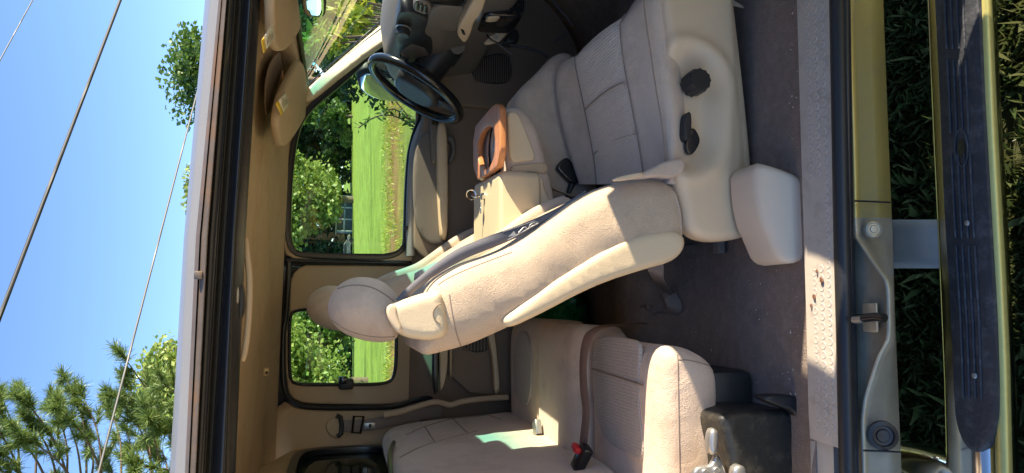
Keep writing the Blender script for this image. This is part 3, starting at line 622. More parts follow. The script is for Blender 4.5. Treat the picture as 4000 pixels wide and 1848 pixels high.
wr = pad('window_seal', pxw(grow(WIN, 24)), sidew, -0.012, 0.02, 0.004, M['seal'], DD, hole=pxw(WIN), step=0.025, sm=2)
pad('window_glass', pxw(grow(WIN, 3)), sidew, 0.012, 0.016, 0.0, M['window'], DD, step=0.06, sm=2)
# belt ledge reflecting the sky
lg = [PP(u, v, (0, 1.77, 1.36), SPN) for u, v in ((1604, 1000), (1602, 880), (1606, 726), (1614, 610), (1624, 560), (1642, 510), (1668, 460))]
tube('belt_ledge', curve(lg, 2), 0.02, M['ledge'], DD, n=10)
c = PP(1588, 891, (0, 1.765, 1.36), SPN); box('window_clip', c, (0.018, 0.012, 0.022), M['black'], DD, 0.003)
# lower door trim (y 1.73), dark oval panel, armrest shelf, pull cup, handle
pad('lower_trim', px([(1660, 330), (1660, 460), (1640, 520), (1625, 600), (1618, 800), (1615, 1030), (1900, 1040), (2200, 1040), (2400, 700), (2400, 250), (1900, 200)], 1.735), side, 1.735, 1.77, 0.008, M['kick'], DD, step=0.04, sm=1)
ov = pad('map_pocket_panel', px([(1612, 700), (1616, 600), (1630, 545), (1655, 515), (1690, 510), (1735, 512), (1745, 600), (1752, 800), (1752, 950), (1730, 955), (1690, 962), (1650, 935), (1622, 880), (1614, 800)], 1.72), side, 1.712, 1.74, 0.012, M['dash'], DD, step=0.025)
pad('armrest', px([(1708, 470), (1738, 470), (1748, 520), (1750, 640), (1752, 800), (1748, 930), (1725, 945), (1715, 800), (1708, 640)], 1.66), side, 1.655, 1.73, 0.012, M['plastic'], DD, step=0.02)
pad('switch_panel', px([(1680, 450), (1706, 450), (1712, 560), (1708, 640), (1685, 640), (1680, 560)], 1.69), side, 1.685, 1.72, 0.006, M['dash'], DD, step=0.015, sm=1)
cyl('mirror_knob', P(1697, 480, y=1.684), (0, -1, 0), 0.013, 0.014, M['gloss'], DD, 16)
pad('pull_handle', px([(1742, 530), (1765, 528), (1778, 545), (1782, 590), (1776, 625), (1752, 640), (1745, 636), (1760, 610), (1765, 580), (1760, 556), (1744, 550)], 1.70), side, 1.69, 1.735, 0.008, M['dash'], DD, step=0.012)
# upper-side trim: B pillar + rear access door
RW = [(1138, 1235), (1153, 1216), (1300, 1215), (1500, 1215), (1540, 1225), (1543, 1338), (1538, 1470), (1511, 1496), (1300, 1496), (1152, 1496), (1138, 1479), (1136, 1350)]
RD = pad('rear_access_door', pxw([(1130, 1034), (1300, 1036), (1500, 1038), (1690, 1042), (1690, 1545), (1640, 1550), (1570, 1575), (1500, 1582), (1300, 1580), (1180, 1576), (1138, 1556), (1118, 1510), (1114, 1400), (1116, 1265), (1128, 1255)]),
    sidew, -0.004, 0.05, 0.010, M['trim'], TR, hole=pxw(grow(RW, 8)), step=0.03, sm=2)
RD['label'] = 'closed rear access door with small side window'
pad('window_seal', pxw(grow(RW, 13)), sidew, -0.008, 0.02, 0.004, M['seal'], RD, hole=pxw(RW), step=0.02, sm=2)
pad('window_glass', pxw(grow(RW, 3)), sidew, 0.012, 0.016, 0.0, M['window'], RD, step=0.06, sm=2)
c = PP(1352, 1500, (0, 1.775, 1.36), SPN); lt = box('window_latch', c, (0.045, 0.03, 0.06), M['black'], RD, 0.01); box('latch_lever', c+np.array([0.018, -0.02, 0.012]), (0.03, 0.016, 0.035), M['gloss'], lt, 0.006)
c = PP(1222, 1222, (0, 1.775, 1.36), SPN); box('window_hinge', c, (0.022, 0.02, 0.05), M['black'], RD, 0.005)
sl_ = [(1127, 1022), (1124, 1150), (1117, 1250), (1107, 1275), (1104, 1400), (1106, 1510), (1128, 1562), (1175, 1590), (1300, 1594), (1500, 1593), (1560, 1585), (1630, 1560), (1690, 1552), (1760, 1560)]
tube('access_door_seal', curve([PP(u, v, (0, 1.775, 1.36), SPN) for u, v in sl_], 2), 0.011, M['seal'], TR, n=8)
tube('door_gap_seal', [PP(u, v, (0, 1.785, 1.36), SPN) for u, v in ((1118, 1018), (1300, 1023), (1500, 1026), (1600, 1028))], 0.010, M['seal'], TR, n=8)
# lower part of the rear access door
pad('lower_panel', px([(1688, 1000), (2300, 1000), (2300, 1545), (1690, 1545)], 1.72), side, 1.735, 1.78, 0.006, M['kick'], RD, step=0.08, sm=1)
for nm, poly, yy, mm in (('black_molding', [(1690, 1200), (1714, 1200), (1714, 1538), (1690, 1540)], 1.70, 'seal'), ('cream_post', [(1716, 1200), (1748, 1200), (1750, 1400), (1742, 1480), (1722, 1535), (1717, 1500)], 1.69, 'vinyl'), ('inner_molding', [(1757, 1200), (1765, 1200), (1766, 1420), (1761, 1500), (1756, 1440)], 1.70, 'vinyl')):
    pad(nm, px(poly, yy), side, yy-0.008, yy+0.035, 0.006, M[mm], RD, step=0.02, sm=1)
sg = pad('speaker_grille', px([(1800, 1330), (1830, 1300), (1900, 1290), (1930, 1330), (1920, 1370), (1840, 1382)], 1.705), side, 1.715, 1.74, 0.004, M['black'], RD, step=0.02)
for k in range(9): box('grille_bar', P(1815+k*13, 1335, y=1.712), (0.075, 0.006, 0.005), M['kick'], sg, 0.001)
# cream sill strip on the far side and the quarter trim behind the access door
tube('scuff_strip', curve([P(u, v, y=1.62) for u, v in ((1500, 1622), (1560, 1612), (1640, 1585), (1700, 1568), (1730, 1575), (1760, 1585), (1800, 1568), (1900, 1556), (1985, 1552))], 2), 0.012, M['trim'], TR, n=8)
pad('quarter_trim', pxw([(1100, 1560), (1150, 1600), (1500, 1602), (1640, 1572), (1760, 1575), (2100, 1560), (2100, 2000), (1050, 2000), (1062, 1700), (1080, 1580)]), sidew, -0.02, 0.03, 0.006, M['trim'], TR, step=0.05, sm=1)
# far seat belt at the quarter trim
gd = pad('belt_guide', pxw([(1268, 1660), (1285, 1632), (1330, 1622), (1345, 1650), (1345, 1690), (1325, 1705), (1290, 1700)]), sidew, -0.035, -0.022, 0.006, M['trim'], TR, step=0.012)
o1 = tube('belt_slot', [PP(u, v, (0, 1.755, 1.36), SPN) for u, v in ((1316, 1624), (1330, 1630), (1335, 1660), (1332, 1695), (1318, 1704))], 0.010, M['black'], gd, n=8)
bl = tube('seat_belt', curve([PP(u, v, (0, 1.755, 1.36), SPN) for u, v in ((1330, 1664), (1400, 1664), (1480, 1655), (1600, 1625), (1750, 1600))], 2), 1, M['belt'], TR, n=8, flat=(0.024, 0.0015, (1, 0, 0)))
fr = [PP(u, v, (0, 1.745, 1.36), SPN) for u, v in ((1382, 1626), (1420, 1628), (1408, 1692), (1376, 1690))]
tube('belt_tongue', fr, 0.0055, M['gloss'], bl, n=6, closed=True); c = PP(1444, 1663, (0, 1.745, 1.36), SPN); tgx = box('tongue_blade', c, (0.024, 0.004, 0.045), M['steel'], bl, 0.002)
box('tongue_slot', PP(1446, 1663, (0, 1.74, 1.36), SPN), (0.014, 0.006, 0.010), M['black'], bl, 0.001)
# rear wall with dark back window
def rearw(a, b, d): return (-0.56-d, a, b)
def pxr(l): return [(lambda q: (q[1], q[2]))(P(u, v, x=-0.56)) for u, v in l]
rear_out = [(0.12, 0.5), (1.84, 0.5), (1.84, 1.4), (1.70, 1.90), (0.26, 1.89), (0.12, 1.4)]
wa, wb = P(1078, 1848, x=-0.56), P(1150, 1745, x=-0.56)
BW = [(1.62, 1.42), (1.66, 1.46), (1.66, 1.60), (1.63, 1.74), (1.55, 1.795), (1.2, 1.795), (0.75, 1.795), (0.5, 1.785), (0.44, 1.73), (0.42, 1.6), (0.43, 1.45), (0.5, 1.42), (1.0, 1.42)]
pad('rear_wall', rear_out, rearw, 0.0, 0.06, 0.004, M['trim'], TR, hole=BW, step=0.06, sm=1)
rg = pad('back_window', BW, rearw, -0.012, 0.03, 0.004, M['seal'], TR, hole=[(1.03+(a-1.03)*0.93, 1.605+(b-1.605)*0.84) for a, b in BW], step=0.03, sm=2)
pad('glass', [(1.03+(a-1.03)*0.95, 1.605+(b-1.605)*0.88) for a, b in BW], rearw, 0.01, 0.014, 0.0, M['backglass'], rg, step=0.08, sm=2)
# windscreen, header, pillars
def ws(y, t, bulge=0.06):   # t 0 = top, 1 = base
    w = 0.70-0.03*(1-t); yy = 0.975+(y)*w*(1 if True else 1)
    return np.array([0.90+0.58*t+bulge*(1-y*y), yy, 1.815-0.40*t+0.012*(1-y*y)*(1-t)])
WS = grid('windscreen', [[ws(y, t) for y in np.linspace(-1, 1, 15)] for t in np.linspace(0, 1, 10)], M['wind'], TR)
tube('windscreen_seal', [ws(y, 0.0)+np.array([-0.008, 0, -0.012]) for y in np.linspace(-1, 1, 15)], 0.010, M['seal'], TR, n=6)
grid('header_trim', [[ws(y, 0)+np.array(d) for y in np.linspace(-1, 1, 13)] for d in ((0.03, 0, 0.03), (0.0, 0, -0.004), (-0.04, 0, 0.0), (-0.12, 0, 0.028))], M['trim'], TR, thick=(0, 0, 0.015))
ap = [(1167, 378), (1190, 350), (1290, 262), (1400, 165), (1520, 60), (1640, -50), (1700, 20), (1560, 130), (1440, 210), (1380, 258), (1290, 330), (1230, 385), (1195, 402), (1172, 396)]
AP = pad('windscreen_pillar_trim', [(q[0], q[2]) for q in (P(u, v, y=1.655) for u, v in ap)], lambda a, b, d: (a, 1.655+0.12*max(0, a-0.95)+0.42*((a-0.95)*0.63+(b-1.69)*0.777)+d, b), -0.02, 0.05, 0.014, M['vinyl'], TR, step=0.02, sm=1)
tube('pillar_gap_seal', curve([P(u, v, y=1.66) for u, v in ((1166, 372), (1195, 338), (1300, 245), (1400, 160), (1520, 55))], 2), 0.003, M['seal'], TR, n=6)
pad('sail_panel', pxw([(1420, 215), (1470, 130), (1560, 100), (1640, 200), (1600, 300), (1530, 252), (1490, 222), (1450, 216)]), sidew, -0.02, 0.03, 0.006, M['rubber'], DD, step=0.03, sm=1)
c = P(1154, 313, x=1.0); grid('inspection_sticker', [[ws(-1+2*0.955+0.01*i, 0.10+0.03*i*0+0.05*j)+np.array([-0.004, -0.02*0, 0]) for i in (0, 1, 2)] for j in (0, 1)], M['label'], TR)
# rear view mirror hanging from the windscreen
mz = P(1225, 18, x=0.86)
RM = pad('rear_view_mirror', [(mz[1]+a, mz[2]+b) for a, b in ((-.12, -.03), (-.12, .022), (-.09, .034), (.07, .034), (.10, .02), (.10, -.02), (.07, -.034), (-.09, -.036))], lambda a, b, d: (0.86+d, a, b), 0.0, 0.03, 0.008, M['black'], TR, step=0.012)
pad('mirror_glass', [(mz[1]+a, mz[2]+b) for a, b in ((-.11, -.026), (-.11, .020), (-.085, .028), (.06, .028), (.09, .015), (.09, -.016), (.06, -.028), (-.085, -.029))], lambda a, b, d: (0.857+d, a, b), 0.0, 0.004, 0.001, M['mirror'], RM, step=0.02)
tube('mirror_stem', [(0.885, mz[1], mz[2]+0.02), (0.93, mz[1], mz[2]+0.07), (0.985, mz[1], 1.79)], 0.008, M['black'], RM)
# outside mirror beyond the driver window
mo = [(1392, 300), (1398, 285), (1440, 270), (1560, 300), (1600, 330), (1610, 400), (1560, 408), (1480, 398), (1420, 375), (1398, 345)]
MY = 2.02
def mirp(a, b, d): return (a+0.9*d, MY-2.1*(a-MX)-0.28*(b-1.45)+0.43*d, b)
MX = P(1500, 340, y=MY)[0]
def pxm(l): return [(q[0], q[2]) for q in (PP(u, v, (MX, MY, 1.45), (2.1, 1, 0.28)) for u, v in l)]
SM = pad('side_mirror', pxm(mo), mirp, 0.0, 0.10, 0.02, M['black'], TR, step=0.02)
pad('mirror_glass', pxm([(1404, 310), (1412, 292), (1445, 284), (1550, 312), (1588, 338), (1594, 388), (1550, 396), (1482, 387), (1430, 366), (1408, 340)]), mirp, -0.006, 0.004, 0.002, M['mirror'], SM, step=0.03)
# the mirror plate looks back towards the driver
box('mirror_arm', P(1560, 300, y=1.93), (0.05, 0.22, 0.04), M['black'], SM, 0.01)

# ---- outer body: far side skin, near hinge pillar, cowl, fenders and hood
grid('side_lining', [[(x, 1.80, z) for x in np.linspace(-0.56, 1.45, 8)] for z in (0.58, 0.8, 1.0, 1.2, 1.34)], M['kick'], TR, thick=(0, 0.02, 0))
grid('side_panel', [[(x, 1.86, z) for x in np.linspace(-0.72, 1.55, 8)] for z in (0.42, 0.7, 1.0, 1.27, 1.335)], M['gold'], TR, thick=(0, 0.02, 0))
pad('body_side', [(0.16, 1.30), (0.16, 1.93), (0.80, 1.93)]+pxw([(1172, 392), (1290, 290), (1400, 192), (1520, 90), (1640, -10)])+[(1.56, 1.30)], sidew, 0.056, 0.085, 0.004, M['seal'], TR, hole=pxw(grow(WIN, 16)), step=0.06, sm=0)
pad('body_side', [(0.155, 1.30), (0.155, 1.93), (-0.58, 1.93), (-0.58, 1.30)], sidew, 0.056, 0.085, 0.004, M['seal'], TR, hole=pxw(grow(RW, 24)), step=0.06, sm=0)
grid('quarter_panel', [[(x, 1.855-0.286*max(0, z-1.36), z) for x in (-0.75, -0.6, -0.47)] for z in (1.33, 1.5, 1.7, 1.9)], M['gold'], TR, thick=(0, 0.02, 0))
box('rear_corner_post', (-0.62, 0.14, 1.18), (0.10, 0.26, 1.35), M['gold'], TR, 0.03)
box('hinge_pillar', (1.16, 0.05, 0.96), (0.22, 0.27, 0.86), M['gold'], TR, 0.03)
pad('windscreen_pillar', [(1.06, 1.34), (1.40, 1.30), (1.56, 1.40), (0.96, 1.87), (0.86, 1.87)], lambda a, b, d: (a, 0.20+0.0*a+d, b), 0.0, 0.07, 0.015, M['gold'], TR, step=0.05, sm=1)
pad('fender', [(1.24, 0.50), (1.24, 1.34), (2.2, 1.30), (2.75, 1.2), (2.8, 0.9), (2.5, 0.7), (2.3, 1.0), (1.9, 1.02), (1.65, 0.75), (1.55, 0.5)], lambda a, b, d: (a, d, b), -0.02, 0.12, 0.04, M['gold'], TR, step=0.08, sm=1)
pad('fender', [(1.56, 0.50), (1.56, 1.34), (2.2, 1.30), (2.75, 1.2), (2.8, 0.9), (2.5, 0.7), (2.3, 1.0), (1.9, 1.02), (1.65, 0.75)], lambda a, b, d: (a, d, b), 1.82, 1.96, 0.04, M['gold'], TR, step=0.08, sm=1)
grid('hood', [[(x, y, 1.385-0.06*(x-1.5)+0.03*(1-((y-0.97)/0.9)**2)) for y in np.linspace(0.1, 1.85, 9)] for x in np.linspace(1.50, 2.75, 7)], M['gold'], TR, thick=(0, 0, -0.03))

for y0_, y1_ in ((-0.03, 0.03), (1.90, 1.96)): pad('bed_side', [(-0.78, 0.55), (-0.78, 1.24), (-1.8, 1.25), (-2.85, 1.24), (-2.88, 0.65), (-2.45, 0.6), (-2.3, 0.92), (-1.95, 1.0), (-1.6, 0.92), (-1.45, 0.58)], lambda a, b, d: (a, d, b), y0_, y1_, 0.02, M['gold'], TR, step=0.1, sm=1)
box('tailgate', (-2.84, 0.965, 0.95), (0.05, 1.85, 0.56), M['gold'], TR, 0.015); box('bed_floor', (-1.8, 0.965, 0.66), (2.0, 1.8, 0.04), M['black'], TR, 0.01)
for wx in (2.12, -1.95):
    for wy, sg_ in ((0.02, 1), (1.68, 1)):
        tyre = cyl('wheel', (wx, wy, 0.385), (0, 1, 0), 0.385, 0.24, M['rubber'], TR, 36, prof=[(0.2, 0.02), (0.33, 0.0), (0.375, 0.03), (0.385, 0.06), (0.385, 0.18), (0.375, 0.21), (0.33, 0.24), (0.2, 0.22)])
        cyl('rim', (wx, wy, 0.385), (0, 1, 0), 0.21, 0.2, M['steel'], tyre, 24, prof=[(0, 0.06), (0.06, 0.05), (0.08, 0.08), (0.17, 0.05), (0.205, 0.015), (0.205, 0.22), (0.1, 0.2), (0, 0.2)])

# ---- floor, firewall, far kick panel
flo = grid('floor_carpet', [[(x, y, z+0.006*noise.noise((x*5, y*5, 1))) for y, z in ((0.085, 0.612), (0.12, 0.606), (0.3, 0.60), (0.5, 0.60), (0.75, 0.60), (0.85, 0.68), (0.97, 0.70), (1.1, 0.68), (1.2, 0.60), (1.5, 0.60), (1.76, 0.60))] for x in np.linspace(-0.70, 1.6, 40)], M['carpet'], TR, thick=(0, 0, -0.03))
grid('firewall', [[(1.45+0.12*t, y, 0.58+1.0*t) for y in np.linspace(0.1, 1.78, 8)] for t in np.linspace(0, 1, 5)], M['carpet'], TR, thick=(0.03, 0, 0))
grid('toe_board', [[(1.10+0.40*t, y, 0.61+0.30*t*t) for y in np.linspace(0.1, 1.74, 10)] for t in np.linspace(0, 1, 8)], M['carpet'], TR, thick=(0.02, 0, -0.02))
KP = pad('kick_panel', px([(1700, 330), (1780, 250), (1840, 130), (1900, -80), (2500, -80), (2500, 420), (1760, 430)], 1.70), side, 1.70, 1.74, 0.008, M['kick'], TR, step=0.05, sm=1)
sg = pad('speaker_grille', px([(1845, 255), (1860, 235), (1910, 212), (1960, 205), (1990, 215), (2000, 250), (2000, 300), (1985, 325), (1920, 327), (1860, 315), (1845, 290)], 1.69), side, 1.693, 1.71, 0.004, M['black'], KP, step=0.015)
for k in range(17):
    u = 1854+k*8.6; t0 = max(0, (1925-u)/75)*32; a_, b_ = P(u, 214+t0, y=1.69), P(u, 322, y=1.69)
    tube('grille_bar', [a_, b_], 0.0022, M['kick'], sg, n=4)
# ---- dashboard
dash = [(1.50, 1.38), (1.20, 1.435), (1.03, 1.42), (0.985, 1.385), (0.985, 1.33), (1.01, 1.27), (1.02, 1.15), (1.05, 1.09), (1.20, 1.02), (1.42, 1.0)]
def dpro(y):
    k = 0.03*math.cos((y-1.38)*3.2) if y > 0.9 else 0.0
    zz = 0.085*max(0, math.cos((y-1.38)*3.6))**0.6 if 0.95 < y < 1.8 else 0
    return [(x-(k if 1.25 < z < 1.6 and x < 1.2 else 0), y, z+(zz if z > 1.34 and x < 1.3 else 0)) for x, z in dash]
DB = grid('dashboard', dense([dpro(y) for y in (0.22, 0.4, 0.6, 0.8, 0.95, 1.05, 1.2, 1.4, 1.55, 1.66, 1.72)], 2, 3), M['dash'], TR, thick=(0.0, 0, 0.0) if False else None)
def face(u, v, x): return P(u, v, x=x)
def dpad(name, poly, x, th, m, par, step=0.012, sm=1, r=0.004, hole=None): 
    f = lambda l: [(q[1], q[2]) for q in (P(u, v, x=x) for u, v in l)]
    return pad(name, f(poly), lambda a, b, d: (x+d, a, b), 0.0, th, r, m, par, step=step, sm=sm, hole=f(hole) if hole else None)
CL = dpad('instrument_cluster', [(1562, 40), (1600, 45), (1668, 68), (1672, 80), (1655, 140), (1690, 150), (1690, 225), (1600, 232), (1552, 212), (1540, 150), (1545, 90)], 0.955, 0.06, M['dashdark'], DB, step=0.02)
kb = cyl('round_knob', P(1576, 108, x=0.95), (-1, 0, 0.1), 0.024, 0.03, M['black'], CL, 24); cyl('knob_ring', P(1576, 108, x=0.945), (-1, 0, 0.1), 0.026, 0.004, M['steel'], CL, 24, prof=[(0.021, 0), (0.026, 0), (0.026, 0.004), (0.021, 0.004)])
for nm, poly in (('air_vent', [(1618, 10), (1650, 2), (1690, 25), (1672, 62), (1640, 52), (1612, 40)]), ('air_vent', [(1556, 212), (1600, 225), (1594, 262), (1560, 250)])):
    vt = dpad(nm, poly, 0.945, 0.05, M['dash'], DB, step=0.01); cc = np.array(poly, float).mean(0)
    for k in (-1, 0, 1):
        sl2 = [(cc[0]+(u-cc[0])*0.22+k*17*(1 if len(poly) == 6 else 0.7), cc[1]+(v-cc[1])*0.62+k*6) for u, v in poly]; dpad('vent_opening', sl2, 0.941, 0.01, M['gloss'], vt, step=0.008, r=0.001)
dpad('lower_dash_panel', [(1668, 66), (1690, 20), (1835, 30), (1800, 95), (1782, 132), (1690, 112), (1660, 120)], 0.96, 0.05, M['dash'], DB, step=0.02, r=0.01)
dpad('radio_bezel', [(1610, -60), (1640, 0), (1700, 18), (1760, 24), (1815, 30), (1835, -20), (1840, -80)], 0.955, 0.03, M['gloss'], DB, step=0.02)
rb_ = dpad('column_release_panel', [(1790, 110), (1800, 90), (1850, 0), (1880, -60), (1905, -20), (1880, 60), (1850, 90), (1842, 130), (1822, 168), (1810, 170), (1784, 140)], 0.93, 0.06, M['plastic'], DB, step=0.015, r=0.008)
dpad('black_label', [(1800, 116), (1812, 122), (1818, 140), (1806, 134)], 0.926, 0.006, M['black'], rb_, step=0.006, r=0.001, sm=0)
# ---- steering column and wheel
wc = P(1625, 352, y=1.38); tau = R(29); wn = np.array([-math.cos(tau), 0, math.sin(tau)]); wt = np.array([-math.sin(tau), 0, -math.cos(tau)]); wy = np.array([0, 1.0, 0])
SW = empty('t', (0, 0, 0), 'x', 'x'); bpy.data.objects.remove(SW)
rim = [wc+0.192*(wt*math.cos(a)+wy*math.sin(a)) for a in np.linspace(0, 2*PI, 64, endpoint=False)]
SW = tube('steering_wheel', rim, 0.0185, M['gloss'], TR, n=14, closed=True)
def hubp(a, b, d): return tuple(wc+wt*a+wy*b+wn*(-0.035-d))
pad('hub', [(-0.085, -0.10), (-0.095, 0), (-0.085, 0.10), (0.0, 0.12), (0.085, 0.085), (0.11, 0), (0.085, -0.085), (0.0, -0.12)], hubp, -0.055, 0.03, 0.035, M['dashdark'], SW, step=0.015)
for s in (-1, 1):
    pad('spoke', [(-0.03, s*0.07), (-0.022, s*0.13), (-0.03, s*0.19), (0.03, s*0.19), (0.02, s*0.13), (0.03, s*0.07)], hubp, -0.035, -0.012, 0.006, M['gloss'], SW, step=0.01)
pad('spoke', [(0.07, -0.05), (0.12, -0.03), (0.185, -0.035), (0.185, 0.035), (0.12, 0.03), (0.07, 0.05)], hubp, -0.035, -0.012, 0.006, M['gloss'], SW, step=0.01)
def colp(t): return wc-wn*t
SCN = tube('steering_column', [colp(0.05), colp(0.08), colp(0.16), colp(0.165), colp(0.24), colp(0.36)], [0.045, 0.062, 0.066, 0.075, 0.078, 0.07], M['black'], TR, n=20)
tube('gear_lever', curve([colp(0.17), colp(0.18)+np.array([0, -0.06, 0.03]), colp(0.2)+np.array([0, -0.13, 0.10]), colp(0.21)+np.array([0.02, -0.19, 0.17])], 2), 0.005, M['steel'], SCN, n=6)
tube('lever_boot', [colp(0.19)+np.array([0, -0.06, 0.01]), colp(0.21)+np.array([0, -0.10, 0.03])], [0.03, 0.02], M['dash'], SCN, n=12)
cyl('ignition_barrel', colp(0.2)+np.array([0, -0.06, -0.045]), (-0.6, -0.75, -0.2), 0.03, 0.03, M['dash'], SCN, 20)
# ---- near sill, step plate, seals, rocker
S0 = [(0, 3113), (600, 3130), (924, 3140), (1250, 3150), (1848, 3164)]; S1 = [(0, 3241), (600, 3256), (924, 3263), (1250, 3273), (1848, 3288)]
S2 = [(0, 3306), (600, 3313), (924, 3318), (1250, 3326), (1848, 3338)]; S3 = [(0, 3450), (600, 3473), (924, 3487), (1250, 3497), (1848, 3522)]
VP = [-500, -200, 0, 200, 400, 600, 800, 1000, 1200, 1400, 1600, 1728]
def strip(name, fa, fb, m, vs, thick, bul=(0, 0, 0), sub=5, parent=TR):
    rows = []
    for v in vs: a, b = fa(v), fb(v); rows.append([a*(1-t)+b*t+np.array(bul)*math.sin(PI*t) for t in np.linspace(0, 1, sub)])
    return grid(name, rows, m, parent, thick=thick, ang=40)
ZP = 0.622
SPL = strip('step_plate', lambda v: P(at(S0, v)+(0 if v < 1700 else 3), v-(15 if v == 1728 else 0), z=ZP), lambda v: P(at(S1, v), v+(25 if v == 1728 else 0), z=ZP-0.004), M['plate'], VP, (0, 0, -0.016), (0, 0, 0.0015))
# dimples, three rows
me = None; k = 0
v = -210.0
while v < 1700:
    row = k % 2
    for j, t in enumerate((0.30, 0.52, 0.74)):
        vv = v+(18 if j == 1 else 0)+j*4
        if 690 < vv < 1030 and t < 0.7: continue
        a = P(at(S0, vv)*(1-t)+at(S1, vv)*t-(2), vv, z=ZP-0.004*t+0.0015*math.sin(PI*t))
        if me is None:
            o = cyl('dimple', a, (0, 0, 1), 0.009, 0.003, M['dimple'], SPL, 12, prof=[(0.0095, -0.001), (0.0088, 0.0003), (0.0072, 0.0007), (0.006, 0.0004), (0.0045, 0.0001), (0, 0.0001)]); me = o.data
        else: link(bpy.data.objects.new('dimple', me), SPL, a+np.array([0, 0, -0.0003]))
    v += 37.5; k += 1
strip('end_cap', lambda v: P(at(S0, v)+4, v, z=ZP-0.012), lambda v: P(at(S1, v)-30, v, z=ZP-0.02), M['bracket'], [1722, 1780, 1830, 1900, 2000], (0, 0, -0.012), (0, 0, 0.004))
tube('sill_seal', [P(at(S1, v)*0.52+at(S2, v)*0.48, v, z=ZP-0.018) for v in np.linspace(-500, 2150, 40)], 0.0175, M['rubber'], TR, n=12)
tube('sill_seal_lip', [P(at(S1, v)*0.1+at(S2, v)*0.9, v, z=ZP-0.03) for v in np.linspace(-500, 2150, 40)], 0.012, M['seal'], TR, n=10)
# painted rocker: ridge line bulges out below the latch
RG = [(-500, 3312), (0, 3318), (600, 3340), (850, 3345), (930, 3349), (970, 3380), (1030, 3420), (1095, 3468), (1140, 3476), (1290, 3478), (1330, 3474), (1390, 3440), (1450, 3420), (1560, 3385), (1640, 3375), (1760, 3378), (2150, 3386)]
vs = list(np.linspace(-500, 850, 10))+list(np.linspace(870, 1700, 30))+[1750, 1850, 2000, 2150]
rows = []
for v in vs:
    g = at(RG, v); e3 = at(S3, v); a = P(at(S2, v)-6, v, z=ZP-0.045); b = P(g-14, v, z=ZP-0.050); c_ = P(g+2, v, z=ZP-0.053); y3 = 0.0
    m_ = P(g+22 if g < e3-30 else (g+e3)/2+6, v, y=c_[1]+0.006); d_ = P(e3, v, y=min(0.0, c_[1]+0.03) if True else 0)
    rows.append([a, a*0.5+b*0.5+np.array([0, 0, -0.004]), b, (b+c_)/2+np.array([0, 0, 0.005]), c_, m_, m_*0.5+d_*0.5, d_, d_+np.array([0, 0.06, -0.02]), d_+np.array([0, 0.25, 0.02])])
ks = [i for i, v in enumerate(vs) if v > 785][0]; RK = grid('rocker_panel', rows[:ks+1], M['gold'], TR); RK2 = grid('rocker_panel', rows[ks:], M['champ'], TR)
c = P(3410, 842, z=0.56)
# embossed ring, drain plug, seam
c = P(3415, 895, y=-0.035); cyl('embossed_disc', c, (0, -1, 0.35), 0.02, 0.006, M['champ'], RK2, 24, prof=[(0.020, -0.006), (0.017, -0.001), (0.014, 0.000), (0.012, -0.002), (0.009, -0.002), (0.007, 0.000), (0, 0.0003)])
c = P(3448, 1702, y=-0.03); cyl('drain_plug', c, (0, -1, 0.4), 0.03, 0.008, M['rubber'], RK2, 24, prof=[(0.031, -0.004), (0.030, 0.005), (0.022, 0.007), (0.020, 0.002), (0.014, 0.001), (0.012, 0.004), (0, 0.003)])
for vv in (785, 1760): tube('panel_seam', [P(at(RG, vv)-4, vv, y=-0.052), P(at(S3, vv)*0.5+at(RG, vv)*0.5, vv+3, y=-0.046), P(at(S3, vv)-4, vv+6, y=-0.018)], 0.0022, M['rubber'], RK, n=5)
# latch striker on the sill
c = P(3400, 1240, z=ZP-0.04); LS = box('door_striker', c, (0.06, 0.04, 0.006), M['champ'], TR, 0.003)
tube('striker_loop', [P(u, v, z=ZP-0.012) for u, v in ((3338, 1246), (3370, 1243), (3420, 1238), (3455, 1242))], 0.009, M['gloss'], LS, n=8)
tube('striker_tip', [P(u, v, z=ZP-0.010) for u, v in ((3336, 1249), (3352, 1248), (3370, 1247))], 0.008, M['steel'], LS, n=8)
# ---- running board
RBZ = 0.415
RBi = [(0, 3652), (400, 3672), (800, 3688), (1300, 3718), (1600, 3728)]; RBo = [(0, 3822), (400, 3838), (800, 3860), (1300, 3888), (1600, 3895)]
def rbp(t, v, dz=0): return P(at(RBi, v)*(1-t)+at(RBo, v)*t, v, z=RBZ+dz)
RB = tube('running_board', [P((at(RBi, v)+at(RBo, v))/2+16, v, z=RBZ-0.05) for v in (-500, 0, 500, 1000, 1500, 1848, 2200)], 1, M['chrome'], TR, n=24, flat=(0.058, 0.045, (0, 1, 0.0)))
tube('board_edge_reflection', [P(at(RBo, v)+22, v, z=RBZ-0.022) for v in (-500, 0, 500, 1000, 1400, 1700, 1848, 2200)], 0.014, M['goldrefl'], RB, n=10)  # added strip; the chrome edge's yellow-gold reflection is put into its colour
pv = [-400, 0, 200, 400, 600, 800, 1000, 1200, 1400, 1560, 1640, 1700, 1740, 1765]
pw = [1]*9+[0.99, 0.93, 0.75, 0.5, 0.18]
rows = []
for v, w in zip(pv, pw): rows.append([rbp(0.5+(t-0.5)*w, v, 0.002-0.004*abs(2*t-1)**3) for t in np.linspace(0, 1, 9)])
PD = grid('step_pad', dense(rows, 3, 1), M['pad'], RB, thick=(0, 0, -0.014), ang=50)
for v0_, v1_ in ((-100, 190), (235, 520), (600, 930), (960, 1555)):
    for t in (0.22, 0.36, 0.5, 0.64): tube('tread_rib', [rbp(t, v, 0.003) for v in np.linspace(v0_, v1_, 5)], 0.0026, M['pad'], PD, n=5)
